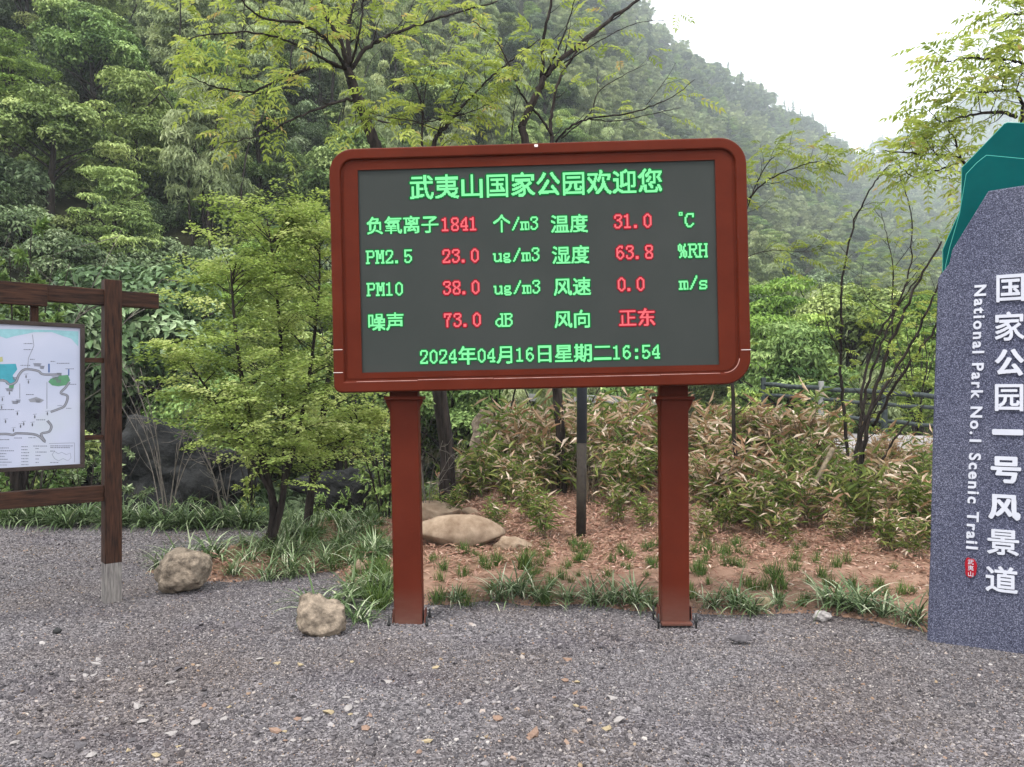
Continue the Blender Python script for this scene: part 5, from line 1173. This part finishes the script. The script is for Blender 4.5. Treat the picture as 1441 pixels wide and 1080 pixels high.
for nm, c, s in [('frame_rail', ((sx0 + sx1) / 2, y_f, zpt - fr / 2), (sx1 - sx0, .022, fr)), ('frame_rail', ((sx0 + sx1) / 2, y_f, zpb + fr / 2), (sx1 - sx0, .022, fr)),
                 ('frame_rail', (sx1 - fr / 2, y_f, (zpt + zpb) / 2), (fr, .0218, zpt - zpb - 2 * fr - .002)), ('frame_rail', (sx0 + fr / 2, y_f, (zpt + zpb) / 2), (fr, .0218, zpt - zpb - 2 * fr - .002))]: sbox(nm, c, s, 'sign_frame', bev=.003)
for zz in (EYE + (HZ - 508) / F * Pp[1], EYE - (615 - HZ) / F * Pp[1]):
    sbox('strut', ((sx1 - pw / 2) / 2, 0, zz), (-pw / 2 - sx1 - .002, .035, .035), 'wood_h', bev=.003)
xh = onsign(48, 440)[0]; sbox('hanger', (xh, 0, (zpt + zb0) / 2), (.05, .04, zb0 - zpt - .004), 'wood')
# printed map
def mk_map():
    m, t, o_ = newmat('map_paper'); n = noise(t, 1.6, 3, .5); c = ramp(t, [(.35, (.34, .37, .47)), (.55, (.40, .42, .52)), (.75, (.38, .42, .44))], n.outputs[0]); princ(t, o_, c.outputs[0], .25, .5); return m
M['map'] = mk_map()
for k, c in {'ink_teal': (.36, .66, .72), 'ink_cyan': (.08, .42, .52), 'ink_green': (.14, .36, .20), 'ink_grey': (.20, .20, .23), 'ink_light': (.36, .37, .42), 'ink_blue': (.10, .18, .42), 'ink_yellow': (.55, .55, .25)}.items(): M[k] = mat_simple(k, tuple(x * .55 for x in c), tuple(x * .65 for x in c), 30, .4, .4, 0)
mp = MB(); box(mp, ((sx0 + sx1) / 2, -.0475, (zpt + zpb) / 2), (sx1 - sx0 - .04, .004, zpt - zpb - .04)); mapo = mp.obj('map_print', M['map'], sg)
inks = ['ink_teal', 'ink_cyan', 'ink_green', 'ink_grey', 'ink_light', 'ink_blue', 'ink_yellow']; MI = [M[k] for k in inks]
q = MB(); lay = [0]
def mpos(zx, zy):   # coordinates in the enlarged view of the sign (585x1080 for px 0..130, py 440..680)
    return onsign(zx / 4.5, 440 + zy / 4.5, .05)
def poly(pts, ink, k=0):
    xy = np.array([mpos(*p) for p in pts]); lay[0] += 1; y = -.0502 - k * .0003; q.add(np.stack([xy[:, 0], np.full(len(xy), y), xy[:, 1]], 1), np.arange(len(xy))[None], .5, inks.index(ink))
def line(pts, wd, ink, k=1):
    p = np.array([mpos(*a_) for a_ in pts]); d = nrm(np.gradient(p, axis=0)); n_ = np.stack([-d[:, 1], d[:, 0]], 1) * wd / 2; n = len(p); y = -.0502 - k * .0003
    V = np.vstack([p + n_, p - n_]); i = np.arange(n - 1); q.add(np.stack([V[:, 0], np.full(2 * n, y), V[:, 1]], 1), np.stack([i, i + 1, n + i + 1, n + i], 1), .5, inks.index(ink))
poly([(-600, 105), (-600, 150), (-300, 135), (-100, 160), (0, 150), (40, 165), (90, 150), (170, 135), (215, 125), (330, 125), (400, 150), (450, 165), (495, 215), (497, 120), (350, 112), (100, 105)], 'ink_teal')
poly([(-100, 330), (100, 325), (110, 360), (80, 400), (110, 440), (90, 460), (40, 455), (20, 420), (-90, 440)], 'ink_cyan')
poly([(305, 440), (320, 420), (380, 400), (430, 395), (445, 430), (420, 460), (370, 468), (330, 462)], 'ink_green')
poly([(-30, 290), (15, 280), (20, 310), (-30, 320)], 'ink_yellow'); poly([(60, 460), (90, 458), (85, 480), (55, 478)], 'ink_green'); poly([(180, 550), (230, 535), (280, 555), (260, 570), (190, 568)], 'ink_light')
for pts in ([(-300, 470), (-100, 440), (20, 430), (60, 455), (100, 440), (120, 395), (160, 360), (240, 370), (275, 392), (390, 392)], [(440, 440), (415, 475), (385, 510), (428, 530), (410, 590), (370, 612), (320, 630)], [(-300, 800), (0, 770), (80, 775), (110, 765), (230, 775), (285, 820), (260, 770), (310, 755), (325, 720), (300, 685)]):
    line(catmull([(a_, b_) for a_, b_ in pts], 4), .016, 'ink_grey', 1); line(catmull([(a_, b_) for a_, b_ in pts], 4), .008, 'ink_light', 2)
line([(205, 140), (215, 210), (180, 290), (175, 355)], .004, 'ink_light'); line([(125, 450), (125, 545)], .004, 'ink_light'); line([(297, 440), (297, 610)], .004, 'ink_light'); line([(310, 325), (310, 380)], .01, 'ink_blue'); line([(435, 360), (435, 400)], .008, 'ink_blue')
for cx_, cy_, s_ in [(235, 322, 30), (265, 338, 20), (350, 405, 26), (375, 382, 18), (370, 425, 22), (95, 560, 26), (115, 552, 18), (240, 552, 20), (90, 410, 14), (60, 480, 30)]:
    for k in range(3): poly([(cx_ - s_ + 5 * k, cy_ + k * 7), (cx_ + s_ - 4 * k, cy_ + 1 + k * 7), (cx_ + s_ * .7, cy_ + 5 + k * 7), (cx_ - s_ * .6, cy_ + 4 + k * 7)], 'ink_grey', 3)
rm = np.random.default_rng(3)
for cx_, cy_ in [(180, 440), (35, 690), (150, 705), (220, 660), (110, 640), (60, 510), (10, 600), (15, 550), (85, 745), (205, 710), (130, 720), (165, 405), (300, 640), (-50, 600), (-40, 700)]:
    poly([(cx_ - 5, cy_), (cx_, cy_ - 14), (cx_ + 5, cy_), (cx_ + 2, cy_ + 12), (cx_ - 3, cy_ + 10)], 'ink_grey', 3); line([(cx_ - 12, cy_ - 14), (cx_ + 14, cy_ - 17)], .003, 'ink_light', 1)
def scrib(x0, x1, y):
    x = x0
    while x < x1:
        w_ = rm.uniform(4, 11); poly([(x, y - 2.2), (x + w_, y - 2.2), (x + w_, y + 2.2), (x, y + 2.2)], 'ink_grey', 1); x += w_ + rm.uniform(2, 4)
for a_ in [(150, 200, 197), (150, 210, 235), (190, 215, 297), (130, 185, 335), (360, 430, 322), (415, 465, 357), (165, 210, 520), (365, 395, 590), (420, 450, 607), (440, 480, 455), (0, 90, 615), (230, 280, 680), (0, 60, 805), (90, 130, 795), (180, 225, 793), (320, 350, 310)]: scrib(*a_)
for k in range(7):
    scrib(0, [50, 85, 40, 25, 40, 75, 40][k], 858 + k * 18); scrib(135, 175, 850 + k * 19); 
    if k < 5: scrib(225, [240, 290, 250, 240, 245][k], 862 + k * 22)
scrib(210, 300, 846); scrib(318, 460, 845); scrib(318, 440, 856); scrib(318, 345, 878); scrib(318, 365, 950)
line([(330, 900), (345, 880), (370, 895), (390, 885), (420, 900), (445, 890), (450, 920), (430, 940), (400, 925), (370, 940), (345, 925), (330, 900)], .003, 'ink_light')
line([(310, 830), (472, 826)], .003, 'ink_light'); line([(472, 826), (472, 950)], .003, 'ink_light')
q.obj('map_drawing', MI, sg)

# remove the helper text object
bpy.data.objects.remove(_fo)
